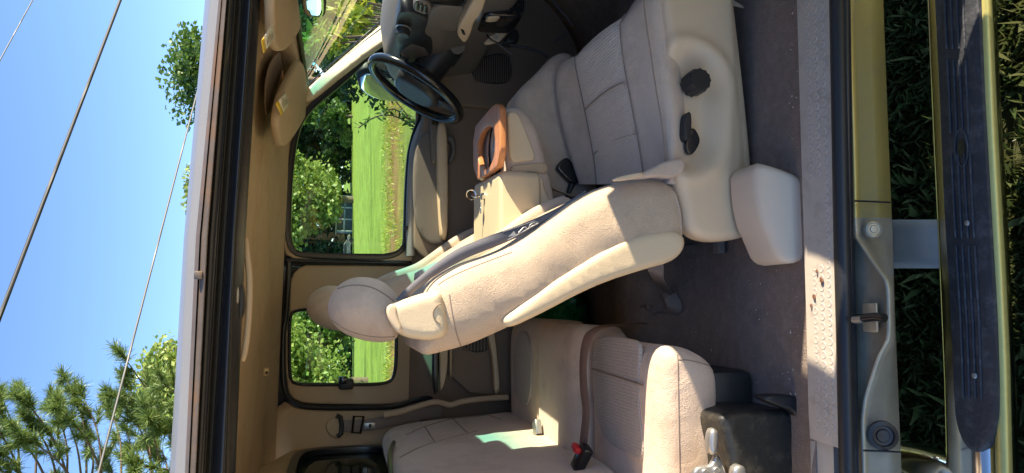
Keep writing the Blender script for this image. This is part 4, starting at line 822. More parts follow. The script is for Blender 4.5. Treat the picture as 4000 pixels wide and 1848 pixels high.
o = [rbp(0.45+0.09*math.sin(a), 580+38*math.cos(a), 0.0035) for a in np.linspace(0, 2*PI, 20, endpoint=False)]; build('tread_hole', o+[rbp(0.45, 580, 0.0035)], [[i, (i+1) % 20, 20] for i in range(20)], M['gloss'], PD); tube('hole_rim', [rbp(0.45+0.15*math.sin(a), 578+72*math.cos(a), 0.004) for a in np.linspace(0, 2*PI, 32, endpoint=False)], 0.002, M['pad'], PD, n=5, closed=True)
for v in (872, 1468): cyl('pad_screw', rbp(0.5, v, 0.003), (0, 0, 1), 0.006, 0.003, M['steel'], PD, 12)
grid('board_bracket', [[P(u, v, z=z) for u, z in ((3440, 0.40), (3500, 0.396), (3580, 0.392), (3690, 0.388), (3720, 0.375))] for v in (858, 900, 950, 1000, 1048)], M['bracket'], RB, thick=(0, 0, -0.012))
tube('board_end_tube', curve([P(3560, 1815, z=0.36), P(3640, 1835, z=0.37), P(3740, 1880, z=0.38), P(3800, 2000, z=0.37)], 2), 0.05, M['chrome'], RB, n=16)
# ---- the opened front passenger door (outside the picture; its hinge gap lets sun onto the step plate)
DH = (1.05, -0.08); DA = R(-104); dca, dsa = math.cos(DA), math.sin(DA)
def fdp(a, b, d): return (DH[0]+dca*a-dsa*d, DH[1]+dsa*a+dca*d, b)
FD = pad('front_door', [(0.13, 0.52), (0.13, 1.36), (0.2, 1.45), (0.45, 1.86), (1.02, 1.88), (1.06, 1.36), (1.06, 0.52), (0.6, 0.5)], fdp, -0.06, 0.06, 0.02, M['gold'], TR, step=0.05, sm=1, hole=[(0.22, 1.39), (0.47, 1.80), (0.97, 1.81), (1.0, 1.39)])
FD['label'] = 'opened front passenger door'
pad('window_glass', [(0.2, 1.37), (0.46, 1.82), (0.98, 1.83), (1.02, 1.37)], fdp, -0.003, 0.003, 0.0, M['window'], FD, step=0.1, sm=1)
for z0_, z1_ in ((0.56, 1.035), (1.165, 1.33)): pad('hinge_sun_block', [(-0.02, z0_), (-0.02, z1_), (0.16, z1_), (0.16, z0_)], fdp, -0.03, 0.03, 0.004, M['gold'], FD, step=0.05, sm=0)  # unseen blocks added and sized so their gap lights part of the step plate

# ------------------------------------------------------------ front passenger seat
FS = empty('front_seat', (0.35, 0.6, 0.6), 'reclined tan cloth front seat nearest the open door, with plastic side shield', 'seat')
def line(pts, y, n=16):
    p3 = [P(u, v, y=y) for u, v in pts]; a = p3[0]+np.array([-0.035, 0, -0.13]); a2 = p3[0]+np.array([0.004, 0, -0.045])
    return resample(curve(np.vstack([[a], [a2], p3]), 2), n=n, closed=False)
LN = [([(2640, -60), (2640, 120), (2668, 300), (2685, 459), (2680, 600), (2680, 720)], 0.34),
      ([(2600, -70), (2608, 60), (2622, 265), (2644, 440), (2640, 590), (2640, 720)], 0.318),
      ([(2545, -60), (2560, 60), (2580, 250), (2606, 430), (2612, 590), (2610, 720)], 0.328),
      ([(2500, -40), (2515, 60), (2530, 235), (2560, 430), (2585, 600), (2590, 720)], 0.36),
      ([(2455, 10), (2462, 90), (2475, 235), (2512, 430), (2545, 620), (2550, 720)], 0.41),
      ([(2423, 55), (2424, 110), (2436, 235), (2476, 441), (2514, 653), (2520, 720)], 0.45),
      ([(2370, 92), (2375, 145), (2390, 250), (2430, 440), (2466, 640), (2475, 720)], 0.53),
      ([(2329, 123), (2335, 175), (2345, 250), (2384, 437), (2420, 635), (2430, 720)], 0.61),
      ([(2287, 165), (2290, 210), (2297, 255), (2336, 436), (2372, 625), (2382, 720)], 0.69),
      ([(2247, 206), (2247, 225), (2250, 260), (2288, 435), (2323, 617), (2332, 720)], 0.77),
      ([(2210, 222), (2205, 245), (2206, 300), (2232, 440), (2268, 600), (2290, 720)], 0.83),
      ([(2182, 255), (2172, 285), (2170, 340), (2188, 465), (2220, 590), (2262, 720)], 0.875),
      ([(2185, 275), (2180, 305), (2190, 360), (2215, 480), (2245, 600), (2290, 720)], 0.905)]
rows = [line(p_, y_) for p_, y_ in LN]
rows_d = dense(rows, 3, 1)
und = [rows_d[-1]+np.array([0, 0.004, -0.12])]; und0 = [rows_d[0]+np.array([0, 0.02, -0.10])]
grid('cushion', np.concatenate([und0, rows_d, und]), M['fabric'], FS)
ins = dense(rows[5:10], 3, 2)[:, 7:]
nrm = np.array([0, -0.0015, 0.0055])
h = np.zeros(ins.shape[:2]); a_, b_ = ins.shape[:2]
for i in range(a_):
    for j in range(b_): ei = min(i, a_-1-i)/2.0; h[i, j] = min(1, ei)
for j0 in (int(b_*0.38), int(b_*0.68)): h[:, j0] *= 0.1
grid('cushion_insert', ins+nrm*h[:, :, None], M['insert'], FS)
tube('piping', curve([P(u, v, y=0.335) for u, v in ((2512, -20), (2530, 120), (2544, 206), (2565, 353), (2591, 500), (2600, 606), (2600, 690))], 2)+np.array([0, -0.008, 0.006]), 0.0022, M['seamc'], FS, n=5)
for i_, y_ in ((5, 0), (9, 0)): tube('piping', rows[i_][3:]+np.array([0, 0, 0.003]), 0.0018, M['seamc'], FS, n=5)
for pa, pb in (((2285, 432), (2441, 323)), ((2323, 602), (2494, 523))):
    cs_ = [P(pa[0]*(1-t)+pb[0]*t, pa[1]*(1-t)+pb[1]*t-14*math.sin(PI*t), y=0.765*(1-t)+0.455*t)+np.array([0, -0.003, 0.004]) for t in np.linspace(0, 1, 9)]
    tube('cross_seam', cs_, 0.002, M['seamc'], FS, n=5)
# side shield with dished control area
sh = [(2585, -160), (2594, 0), (2612, 140), (2626, 250), (2640, 350), (2646, 470), (2634, 588), (2650, 640), (2641, 668), (2647, 709), (2676, 785), (2686, 870), (2702, 905), (2735, 930), (2800, 944), (2900, 932), (2948, 908), (2968, 850), (2952, 621), (2921, 310), (2884, 0), (2868, -160)]
SY = 0.30
def dish(a, b):
    # oval hollow round the knob and lever, rolled rim
    q = np.array([a, b]); 
    c0 = DC[0]; c1 = DC[1]; ab = c1-c0; t = min(1, max(0, np.dot(q-c0, ab)/np.dot(ab, ab))); d = np.linalg.norm(q-c0-ab*t)
    k = sstep(0.115, 0.065, d) if False else (1-sstep(0.055, 0.105, d))
    w = 0.0
    return 0.036*k-0.009*math.exp(-((d-0.118)/0.016)**2)+LOW(a, b)
DC = [np.array(px([(2690, 330)], SY)[0]), np.array(px([(2680, 520)], SY)[0])]
gl = [np.array(px([(u, v)], SY)[0]) for u, v in ((2858, 0), (2880, 310), (2915, 800))]
def LOW(a, b):
    zb = np.interp(a, sorted([g[0] for g in gl]), [g[1] for g in sorted(gl, key=lambda g: g[0])]); return 0.012*sstep(zb+0.004, zb-0.006, b) if False else 0.010*(1-sstep(zb-0.008, zb+0.004, b))
SH = pad('side_shield', px(sh, SY), side, SY, SY+0.07, 0.022, M['plastic'], FS, step=0.011, fun=dish)
kc = P(2700, 334, y=SY+0.025); KN = cyl('lumbar_knob', kc, (0.02, -1, -0.02), 0.032, 0.05, M['black'], SH, 24, flute=1, prof=[(0.032, 0), (0.032, 0.044), (0.029, 0.050), (0.0, 0.050)])
pad('lever_slot', px([(2706, 505), (2722, 488), (2748, 532), (2744, 560), (2722, 596), (2700, 600), (2688, 560)], SY), side, SY+0.016, SY+0.03, 0.002, M['gloss'], SH, step=0.006, sm=1)
pad('recline_lever', px([(2670, 500), (2676, 452), (2690, 434), (2702, 438), (2704, 490), (2697, 545), (2684, 550), (2670, 532)], SY), side, SY+0.0, SY+0.034, 0.004, M['black'], SH, step=0.006, sm=1)
# inboard seat base
box('seat_base', (0.45, 0.6, 0.72), (0.52, 0.5, 0.16), M['black'], FS, 0.02)
tube('seat_rail', [(0.16, 0.47, 0.622), (0.85, 0.47, 0.622)], 0.018, M['steel'], FS, n=6); tube('seat_rail', [(0.16, 0.78, 0.63), (0.85, 0.78, 0.63)], 0.018, M['steel'], FS, n=6)
# plastic cover on the floor at the rear of the rail
cv = [(2950, 628), (3036, 649), (3135, 687), (3175, 735), (3187, 775), (3189, 940), (3178, 988), (3135, 1024), (3080, 1031), (3042, 1009), (3020, 960), (3004, 922), (2976, 862), (2955, 760)]
pad('track_cover', [(q[0], q[2]) for q in (PP(u, v, (0, 0.135, 0.62), (0, 1, -0.55)) for u, v in cv)], lambda a, b, d: (a, d+(b-0.62)*0.55, b), 0.135, 0.26, 0.016, M['pale'], FS, bulge=0.0, step=0.012, sm=1)
# backrest
bk = [(2617, 706), (2511, 690), (2364, 722), (2288, 755), (2211, 799), (2129, 862), (2000, 956), (1900, 995), (1800, 1026), (1735, 1062), (1691, 1092), (1660, 1130), (1640, 1200), (1630, 1300), (1636, 1368), (1660, 1392), (1690, 1386), (1800, 1358), (1859, 1338), (1976, 1285), (2117, 1217), (2241, 1150), (2358, 1097), (2505, 1050), (2611, 1022), (2660, 975), (2677, 900), (2677, 826), (2650, 740)]
BY = 0.32; BKX = px(bk, BY+0.03)
BR = pad('backrest', BKX, side, BY, 0.82, 0.05, M['tweed'], FS, bulge=0.012, bs=0.05, step=0.016, sm=2, wob=0.006, ws_=7)
# front bolsters of the backrest (raised edge pads)
def bol(name, y0_, y1_, m, k=0.0):
    fr_ = [(2400, 715), (2288, 752), (2211, 796), (2129, 859), (2000, 955), (1900, 993), (1800, 1024), (1735, 1060), (1700, 1085)]
    f1 = np.array(px(fr_, BY+0.03)); n2 = np.array([0.86, 0.5])
    lp_ = np.vstack([f1+n2*(0.022+k), (f1-n2*0.05)[::-1]])
    return pad(name, lp_.tolist(), side, y0_, y1_, 0.02, m, FS, step=0.02, sm=1)
bol('front_bolster', 0.66, 0.81, M['fabric'], 0.004)
pad('back_shell', px([(2640, 905), (2600, 899), (2564, 901), (2476, 920), (2376, 962), (2247, 1038), (2129, 1114), (2040, 1180), (1985, 1222), (1950, 1252), (1976, 1288), (2117, 1221), (2241, 1154), (2358, 1101), (2505, 1054), (2611, 1026), (2655, 990), (2668, 940)], BY+0.01), side, BY-0.016, 0.80, 0.018, M['vinyl'], FS, step=0.014, sm=1)
for c_ in ([(1755, 1150), (1765, 1220), (1782, 1300), (1800, 1352)], [(1712, 1112), (1740, 1092), (1800, 1062), (1890, 1026), (2000, 985)]): seam('stitch_line', BR, c_, M['seamc'], FS, 0.0016)
seam('hem_line', BR, [(2628, 745), (2650, 800), (2660, 880), (2656, 940)], M['fabric'], FS, 0.003)
# head restraint
hr = [(1278, 1197), (1288, 1160), (1315, 1119), (1353, 1092), (1397, 1080), (1441, 1082), (1485, 1092), (1515, 1110), (1544, 1140), (1562, 1170), (1568, 1240), (1562, 1309), (1544, 1331), (1500, 1340), (1441, 1336), (1382, 1321), (1332, 1297), (1300, 1264), (1282, 1232)]
HR = pad('head_restraint', px(hr, 0.52), side, 0.465, 0.715, 0.075, M['fabric'], FS, bulge=0.006, step=0.012, wob=0.006, ws_=12)
tube('head_restraint_post', [(P(1550, 1240, y=0.52)), (P(1680, 1200, y=0.52))], 0.007, M['steel'], FS, n=8); tube('head_restraint_post', [(P(1550, 1240, y=0.66)), (P(1680, 1200, y=0.66))], 0.007, M['steel'], FS, n=8)
seam('front_seam', HR, [(1320, 1128), (1370, 1113), (1440, 1117), (1490, 1141), (1530, 1170), (1552, 1195)], M['seamc'], HR, 0.0022); seam('rear_seam', HR, [(1298, 1250), (1340, 1283), (1400, 1305), (1470, 1318), (1540, 1315)], M['seamc'], HR, 0.0018)
# belt tower at the shoulder
tw = [(1507, 1200), (1520, 1188), (1545, 1182), (1580, 1168), (1640, 1150), (1691, 1136), (1720, 1138), (1732, 1180), (1742, 1240), (1748, 1294), (1725, 1317), (1685, 1329), (1617, 1325), (1565, 1311), (1530, 1275), (1510, 1228)]
TW = pad('belt_tower', px(tw, 0.32), side, 0.296, 0.40, 0.02, M['vinyl'], FS, step=0.010, sm=2, fun=lambda a, b: 0.0)
pad('tower_end_cap', px([(1506, 1205), (1518, 1190), (1545, 1182), (1548, 1215), (1556, 1250), (1575, 1290), (1560, 1308), (1530, 1276), (1511, 1240)], 0.31), side, 0.2925, 0.36, 0.006, M['plastic'], TW, step=0.01)
tube('round_cover_line', [P(1738-46*math.cos(a), 1226+42*math.sin(a), y=0.2945) for a in np.linspace(-1.25, 1.25, 20)], 0.0016, M['kick'], TW, n=5)
# shoulder belt with moulded warning tag
bp_ = curve([P(u, v, y=y) for u, v, y in ((2290, 748, .37), (2215, 803, .365), (2140, 848, .36), (2060, 888, .355), (1980, 921, .35), (1890, 955, .345), (1800, 990, .345), (1706, 1050, .345), (1640, 1100, .345), (1590, 1145, .345), (1558, 1180, .345))], 2)
wd = np.interp(np.linspace(0, 1, len(bp_)), [0, 0.12, 0.3, 0.45, 0.6, 0.75, 1], [0.004, 0.006, 0.012, 0.015, 0.015, 0.010, 0.009])
V = []; n_ = len(bp_)
for i in range(n_):
    t = bp_[min(i+1, n_-1)]-bp_[max(i-1, 0)]; t /= np.linalg.norm(t); d = np.array([0.80, -0.10, 0.59]); d -= t*np.dot(d, t); d /= np.linalg.norm(d); e_ = np.cross(t, d)
    V.append([bp_[i]-d*wd[i], bp_[i]-e_*0.002, bp_[i]+d*wd[i]])
SB = grid('shoulder_belt', V, M['beltd'], FS, thick=(0.0, 0.003, 0.0))
def tg(pts, nm, rad=0.0009, closed=True): return tube(nm, [P(u, v, y=0.3475) for u, v in pts], rad, M['bracket'], TAG, n=4, closed=closed)
TAG = SB
tg([(1964, 906), (2088, 862), (2103, 871), (1983, 938)], 'tag_border', 0.0011)
build('tag_triangle', [P(u, v, y=0.347) for u, v in ((1984, 926), (2008, 902), (2017, 918))], [[0, 1, 2]], M['bracket'], SB, False)
tg([(2026, 909), (2045, 888), (2052, 886), (2060, 898)], 'tag_symbol', 0.0016, False)
tg([(2066, 892), (2070, 878), (2085, 868), (2092, 874)], 'tag_symbol', 0.0016, False); tg([(2074, 886), (2084, 880)], 'tag_symbol', 0.0016, False)
# lap part of the belt at the notch of the shield
pad('lap_belt', px([(2388, 700), (2440, 690), (2511, 676), (2560, 648), (2600, 630), (2650, 622), (2676, 634), (2664, 668), (2640, 692), (2600, 698), (2560, 690), (2500, 700)], 0.31), side, 0.295, 0.33, 0.008, M['belt'] if False else M['fabric'], FS, step=0.012)
pad('belt_guide_strip', px([(2370, 712), (2400, 696), (2500, 676), (2512, 684), (2480, 700), (2420, 712)], 0.31), side, 0.288, 0.30, 0.003, M['plastic'], FS, step=0.01)
# buckle stalk between the cushions
bu = pad('buckle', px([(2204, 614), (2166, 654), (2178, 672), (2232, 728), (2262, 712), (2268, 690), (2225, 628)], 0.90), side, 0.885, 0.915, 0.006, M['gloss'], FS, step=0.008)
tube('buckle_stalk', [P(2235, 715, y=0.9), P(2215, 770, y=0.9), P(2300, 800, y=0.9)], 0.012, M['black'], FS, n=8)
tube('loose_strap', curve([P(u, v, y=0.88) for u, v in ((2132, 728), (2142, 716), (2150, 735), (2190, 750), (2235, 768))], 2), 1, M['plastic'], FS, n=8, flat=(0.012, 0.002, (0.3, 0.6, 0.8)))
# ------------------------------------------------------------ driver seat: a second seat of the same make
DS = empty('front_seat', (0.35, 1.44, 0.6), 'shaded tan front seat behind the steering wheel', 'seat')
for o in list(FS.children):
    if o.name.split('.')[0] in ('backrest', 'head_restraint', 'cushion', 'cushion_insert', 'seat_base', 'seat_rail', 'back_shell', 'front_bolster'):
        c = o.copy(); COL.objects.link(c); c.parent = DS; c.location = o.location+Vector((0.0, 0.0, 0.085 if o.name.startswith(('head', 'back_s', 'backr', 'front')) else 0)); WL[c.name] = WL[o.name]
# ------------------------------------------------------------ centre section with folded armrest console
CS = empty('center_console_seat', (0.4, 1.0, 0.62), 'middle front seat section with its back folded flat as a cream armrest console', 'console')
pad('cushion', px([(2009, 420), (2014, 370), (2030, 345), (2094, 288), (2145, 228), (2185, 206), (2225, 212), (2270, 260), (2320, 420), (2350, 760), (2220, 800), (2080, 800), (2010, 620)], 0.96), side, 0.915, 1.15, 0.05, M['fabric'], CS, bulge=0.008, step=0.02)
zt = 1.19
def onz(u, v, z): return P(u, v, z=z)
# upholstered body of the folded back
pad('console_body', px([(1962, 430), (1990, 420), (2030, 428), (2068, 455), (2105, 535), (2130, 630), (2150, 720), (2170, 830), (2300, 960), (1985, 1010), (1975, 860), (1972, 640)], 0.79), side, 0.765, 1.13, 0.025, M['fabric'], CS, step=0.018)
pad('cream_panel', px([(1978, 438), (1984, 520), (1990, 640), (2040, 632), (2096, 628), (2078, 570), (2050, 500), (2020, 436)], 0.765), side, 0.760, 0.79, 0.006, M['vinyl'], CS, step=0.012, sm=1)
pad('seam_band', px([(1990, 652), (2010, 645), (2120, 634), (2138, 640), (2140, 682), (2100, 676), (2050, 672), (2025, 690), (2012, 720), (2015, 860), (1990, 870)], 0.765), side, 0.758, 0.79, 0.005, M['trim'], CS, step=0.012, sm=1)
pad('hinge_cheek', px([(2022, 720), (2028, 696), (2060, 678), (2097, 683), (2130, 708), (2123, 726), (2135, 757), (2158, 800), (2140, 860), (2042, 870), (2028, 800)], 0.76), side, 0.752, 0.79, 0.010, M['vinyl'], CS, step=0.01)
# lid with key
a = onz(1951, 667, zt); b = onz(1849, 722, zt); c_ = onz(1849, 1010, zt); d_ = onz(1955, 1010, zt)
LD = pad('console_lid', [(q[0], q[1]) for q in (a, b, c_, d_)], lambda p_, q_, d: (p_, q_, zt-d), 0.0, 0.13, 0.012, M['vinyl'], CS, step=0.02, sm=0)
kc = onz(1893, 768, zt); lk = cyl('lock_barrel', kc, (0, 0, 1), 0.012, 0.012, M['chrome'], LD, 20)
pad('key', [(-.004, 0), (.004, 0), (.004, .018), (.012, .022), (.013, .04), (0, .048), (-.013, .04), (-.012, .022), (-.004, .018)], lambda p_, q_, d: tuple(kc+np.array([p_*0.5+d, p_, 0.012+q_*0.7])), -0.0015, 0.0015, 0.0005, M['chrome'], LD, step=0.003)
tube('key_ring', [kc+np.array([0.004+0.016*math.cos(t), 0.002, 0.045+0.016*math.sin(t)]) for t in np.linspace(0, 2*PI, 20, endpoint=False)], 0.0018, M['chrome'], LD, n=5, closed=True)
pad('key', [(-.003, 0), (.003, 0), (.004, .02), (.01, .025), (.008, .042), (-.008, .042), (-.01, .025), (-.004, .02)], lambda p_, q_, d: tuple(kc+np.array([-0.02-q_*0.9, p_*1.0, 0.012+d])), -0.0015, 0.0015, 0.0005, M['chrome'], LD, step=0.003)
# wooden cup holder board
wz = zt+0.012
wo = [(1846, 505), (1890, 450), (1931, 404), (1948, 410), (1952, 430), (1954, 640), (1911, 676), (1850, 711)]
wh = [(1862, 585), (1874, 525), (1902, 492), (1928, 498), (1934, 560), (1928, 620), (1902, 668), (1872, 650)]
cw = [(q[0], q[1]) for q in (onz(u, v, wz) for u, v in wo)]; ch = [(q[0], q[1]) for q in (onz(u, v, wz) for u, v in wh)]
WB = pad('wooden_cup_holder', cw, lambda p_, q_, d: (p_, q_, wz-d), 0.0, 0.02, 0.004, M['wood'], CS, step=0.014, sm=1, hole=ch)
WB['label'] = 'orange stained wooden cup holder board'
cc = np.array(ch).mean(0); cyl('cup_well', (cc[0], cc[1], wz-0.11), (0, 0, 1), 0.075, 0.12, M['gloss'], WB, 24, prof=[(0.0, 0.0), (0.085, 0.0), (0.09, 0.084), (0.095, 0.084), (0.093, -0.01), (0, -0.01)])
box('lid_pull', onz(1885, 678, zt+0.004), (0.045, 0.03, 0.014), M['vinyl'], CS, 0.005)
cyl('drink_can', (cc[0]+0.01, cc[1], wz-0.14), (0, 0, 1), 0.033, 0.115, M['steel'], WB, 24, prof=[(0, 0), (0.028, 0), (0.033, 0.008), (0.033, 0.1), (0.027, 0.113), (0.025, 0.111), (0, 0.110)])
# ------------------------------------------------------------ rear bench
RS = empty('rear_bench_seat', (-0.28, 0.95, 0.62), 'three part tan cloth rear bench with grey patterned cushion', 'seat')
RY = 0.285
ne = [(2572, 2150), (2562, 1700), (2558, 1500), (2566, 1410), (2592, 1356), (2645, 1350), (2705, 1368), (2762, 1402), (2796, 1448), (2804, 1520), (2798, 1700), (2795, 2150)]
NC = pad('cushion', px(ne, RY+0.02), side, RY, 0.765, 0.038, M['fabric'], RS, bulge=0.006, step=0.016, wob=0.006, ws_=9)
seam('end_seam', NC, [(2645, 1385), (2648, 1420), (2650, 1600), (2655, 1845)], M['seamc'], NC, 0.0018); seam('end_seam', NC, [(2650, 1405), (2700, 1408), (2750, 1422), (2780, 1432)], M['seamc'], NC, 0.0018)
zc = max(v.co.z for v in NC.data.vertices)+WL[NC.name].z
zn = zc+0.002
iq = [(2318, 1312), (2430, 1318), (2500, 1335), (2496, 1390), (2492, 1500), (2500, 1640), (2512, 1735), (2508, 1800), (2500, 1800), (2440, 1765), (2387, 1735), (2352, 1700), (2330, 1620), (2316, 1530), (2311, 1432)]
def topz(x): return zn-0.012*0
pad('patterned_insert', [(q[0], q[1]) for q in (onz(u, v, zn) for u, v in iq)], lambda p_, q_, d: (p_, q_, zn+0.001-d), 0.0, 0.012, 0.002, M['insertd'], NC, step=0.018)
tube('insert_seam', curve([onz(u, v, zn+0.002) for u, v in ((2312, 1440), (2420, 1475), (2512, 1505))], 2), 0.0025, M['kick'], NC, n=5)
pad('cushion', [(-.045, .88), (-.052, .925), (-.09, .95), (-.2, .952), (-.60, .94), (-.60, .72), (-.06, .72)], side, 0.775, 1.185, 0.045, M['fabric'], RS, bulge=0.006, step=0.02, wob=0.005)
FC = pad('cushion', [(-.035, .86), (-.045, .91), (-.09, .935), (-.2, .938), (-.60, .925), (-.60, .70), (-.05, .70)], side, 1.20, 1.66, 0.04, M['fabric'], RS, bulge=0.006, step=0.02)
pad('patterned_insert', [(-.09, 1.27), (-.09, 1.55), (-.36, 1.55), (-.38, 1.27)], lambda p_, q_, d: (p_, q_, 0.944-d), 0.0, 0.01, 0.004, M['insertd'], FC, step=0.03)
box('seat_box', (-0.36, 0.96, 0.665), (0.42, 1.25, 0.12), M['black'], RS, 0.02)
# backrest
def bx(z): return -0.44-0.09*(z-0.95)
def rbk(a, b, d): return (bx(b)-d, a, b)
bo = [(0.40, 0.87), (0.34, 1.0), (0.33, 1.3), (0.36, 1.43), (0.45, 1.465), (0.8, 1.47), (1.2, 1.47), (1.55, 1.465), (1.65, 1.445), (1.70, 1.37), (1.715, 1.15), (1.71, 0.95), (1.66, 0.87)]
RBK = pad('backrest', bo, rbk, 0.0, 0.07, 0.034, M['fabric'], RS, bulge=0.012, step=0.022, wob=0.006, ws_=7)
for c_ in ([(1585, 1700), (1660, 1665), (1760, 1638), (1880, 1612), (1960, 1640)], [(1660, 1668), (1700, 1730)], [(1770, 1638), (1825, 1690)], [(1560, 1790), (1640, 1745), (1760, 1710), (1860, 1685)]):
    seam('backrest_seam', RBK, c_, M['seamc'], RBK, 0.0025)
tube('recline_strap', curve([PP(u, v, (bx(0.95)+0.02, 0, 0.95), (1, 0, 0.09)) for u, v in ((1538, 1728), (1525, 1760), (1522, 1810), (1530, 1860))], 2), 0.008, M['seal'], RS, n=6)
# bright quarter lining strip beside the far cushion
pad('quarter_lining', px([(1915, 1250), (1930, 1290), (1942, 1400), (1955, 1540), (1930, 1540), (1930, 1430), (1910, 1320), (1890, 1250)], 1.66), side, 1.655, 1.70, 0.004, M['vinyl'], RD, step=0.02)
# rear belts and buckles
def rib(name, pts, w, m, par, d=(0, 1, 0)): return tube(name, curve(pts, 2), 1, m, par, n=8, flat=(w, 0.0016, d))
rib('lap_belt', [onz(2520, 1262, 0.70), onz(2430, 1268, 0.80), onz(2345, 1276, 0.93), onz(2308, 1300, 0.962), onz(2286, 1345, 0.967), onz(2276, 1420, 0.967), onz(2280, 1520, 0.967), onz(2292, 1600, 0.967), onz(2285, 1680, 0.967), onz(2275, 1760, 0.967)], 0.017, M['beltb'], RS, (0.1, 1, 0.35))
gb = box('buckle', onz(2098, 1672, 0.965), (0.05, 0.045, 0.022), M['steel'], RS, 0.004, Matrix.Rotation(R(25), 4, 'Z')); gb['label'] = 'grey rear seat buckle with red button'
box('red_button', onz(2082, 1698, 0.962), (0.008, 0.036, 0.014), M['red'], gb, 0.002, Matrix.Rotation(R(25), 4, 'Z'))
bb = box('buckle', onz(2272, 1790, 0.985), (0.075, 0.045, 0.028), M['gloss'], RS, 0.006, Matrix.Rotation(R(-20), 4, 'Z') @ Matrix.Rotation(R(20), 4, 'Y')); box('red_button', onz(2252, 1752, 0.998), (0.016, 0.036, 0.02), M['red'], bb, 0.003, Matrix.Rotation(R(-20), 4, 'Z') @ Matrix.Rotation(R(20), 4, 'Y'))

# ------------------------------------------------------------ loose and small things
fb = tube('fallen_seat_belt', curve([P(2560, 1030, y=0.50), P(2562, 1085, y=0.50), onz(2600, 1130, 0.64), onz(2632, 1180, 0.625), onz(2638, 1212, 0.622), onz(2605, 1232, 0.624), onz(2560, 1215, 0.65), onz(2532, 1194, 0.675), onz(2518, 1222, 0.66), onz(2530, 1262, 0.63), onz(2536, 1280, 0.625)], 3), 1, M['belt'], None, n=8,
    flat=(0.022, 0.0016, (0.35, 0.45, 0.8))); tag(fb, 'grey seat belt hanging and twisted on the carpet behind the seat', 'seat belt')
bt = box('belt_end_tab', onz(2512, 1298, 0.63), (0.02, 0.025, 0.03), M['plastic'], fb, 0.004)
# black plastic jack cover beside the rear cushion
JC = empty('jack_cover', (-0.33, 0.27, 0.6), 'dusty black plastic cover with grey latch beside the rear bench', 'cover')
jc = [(2800, 1640), (2812, 1618), (2867, 1604), (2943, 1598), (3098, 1602), (3119, 1618), (3129, 1654), (3130, 1760), (3134, 2100), (2850, 2100), (2838, 1800), (2815, 1720)]
pad('cover', px(jc, 0.20), side, 0.185, 0.42, 0.026, M['darkmetal'], JC, step=0.014)
pad('base_flange', px([(2985, 1560), (3010, 1545), (3150, 1552), (3158, 1600), (3152, 1705), (3125, 1700), (3118, 1610), (3060, 1592)], 0.16), side, 0.165, 0.22, 0.006, M['black'], JC, step=0.012, sm=1)
pad('grey_handle', px([(2771, 1700), (2780, 1676), (2795, 1672), (2808, 1690), (2808, 1730), (2800, 1775), (2785, 1783), (2773, 1770), (2769, 1735)], 0.17), side, 0.165, 0.195, 0.008, M['steel'], JC, step=0.008)
pad('latch_arm', px([(2790, 1780), (2806, 1770), (2830, 1830), (2850, 1900), (2840, 1990), (2700, 1990), (2705, 1840), (2730, 1822), (2785, 1820)], 0.175), side, 0.172, 0.19, 0.005, M['steel'], JC, step=0.012, sm=1)
for u, v in ((2752, 1845), (2796, 1838)): cyl('rivet', P(u, v, y=0.172), (0, -1, 0), 0.009, 0.006, M['steel'], JC, 16)
pad('locking_knob', px([(2855, 1850), (2865, 1822), (2890, 1812), (2912, 1830), (2915, 1900), (2860, 1900)], 0.17), side, 0.16, 0.19, 0.008, M['steel'], JC, step=0.008)
# electronics box and plates under the dash
EB = empty('radio_box', (0.9, 1.05, 0.95), 'glossy black plastic wrapped box hanging under the dashboard', 'box')
pad('case', px([(1884, -120), (1885, 60), (1900, 72), (2030, 78), (2046, 60), (2046, -120)], 1.02), side, 1.0, 1.16, 0.010, M['gloss'], EB, step=0.02, sm=1)
pad('blue_reflection_strip', px([(1868, -100), (1862, 60), (1870, 74), (1882, 72), (1886, -100)], 1.0), side, 0.99, 1.05, 0.006, M['barn'], EB, step=0.02, sm=1)  # blue reflection on the glossy case, put into the colour of this strip
pad('bottom_ledge', px([(1900, 64), (1950, 60), (1956, 70), (1904, 74)], 0.995), side, 0.992, 1.03, 0.003, M['plastic'], EB, step=0.01, sm=1)
tube('clear_edge', [P(2052, -80, y=1.0), P(2054, 20, y=1.0), P(2055, 64, y=1.0)], 0.0022, M['chrome'], EB, n=5)
gl_ = []
for k in range(26):
    u, v = random.uniform(1900, 2035), random.uniform(5, 70); a = P(u, v, y=0.9985); s = random.uniform(0.0012, 0.003); kx = len(gl_); gl_ += [a+np.array([0, 0, s]), a+np.array([s, 0, 0]), a+np.array([0, 0, -s*1.6]), a+np.array([-s*.7, 0, 0])]
wg = build('wrap_glints', gl_, [[4*i, 4*i+1, 4*i+2, 4*i+3] for i in range(26)], M['chrome'], EB, False); wg['kind'] = 'stuff'
WP = pad('loose_cream_panel', px([(1890, 168), (1898, 160), (1965, 85), (1975, 80), (2016, 76), (2020, 84), (1995, 112), (1955, 160), (1945, 168), (1900, 174)], 1.25), lambda a, b, d: (a, d+0.2*(b-1.1), b), 1.24, 1.255, 0.004, M['plastic'], None, step=0.01, sm=1)
tag(WP, 'loose cream plastic panel hanging by a black cord under the dashboard', 'panel')
cyl('round_mark', P(1938, 146, y=1.238), (0, -1, 0.1), 0.008, 0.002, M['bracket'], WP, 16)
CB = empty('dash_cables', (1.1, 1.2, 0.75), 'tangle of thin cables hanging into the dark driver footwell', 'cable')
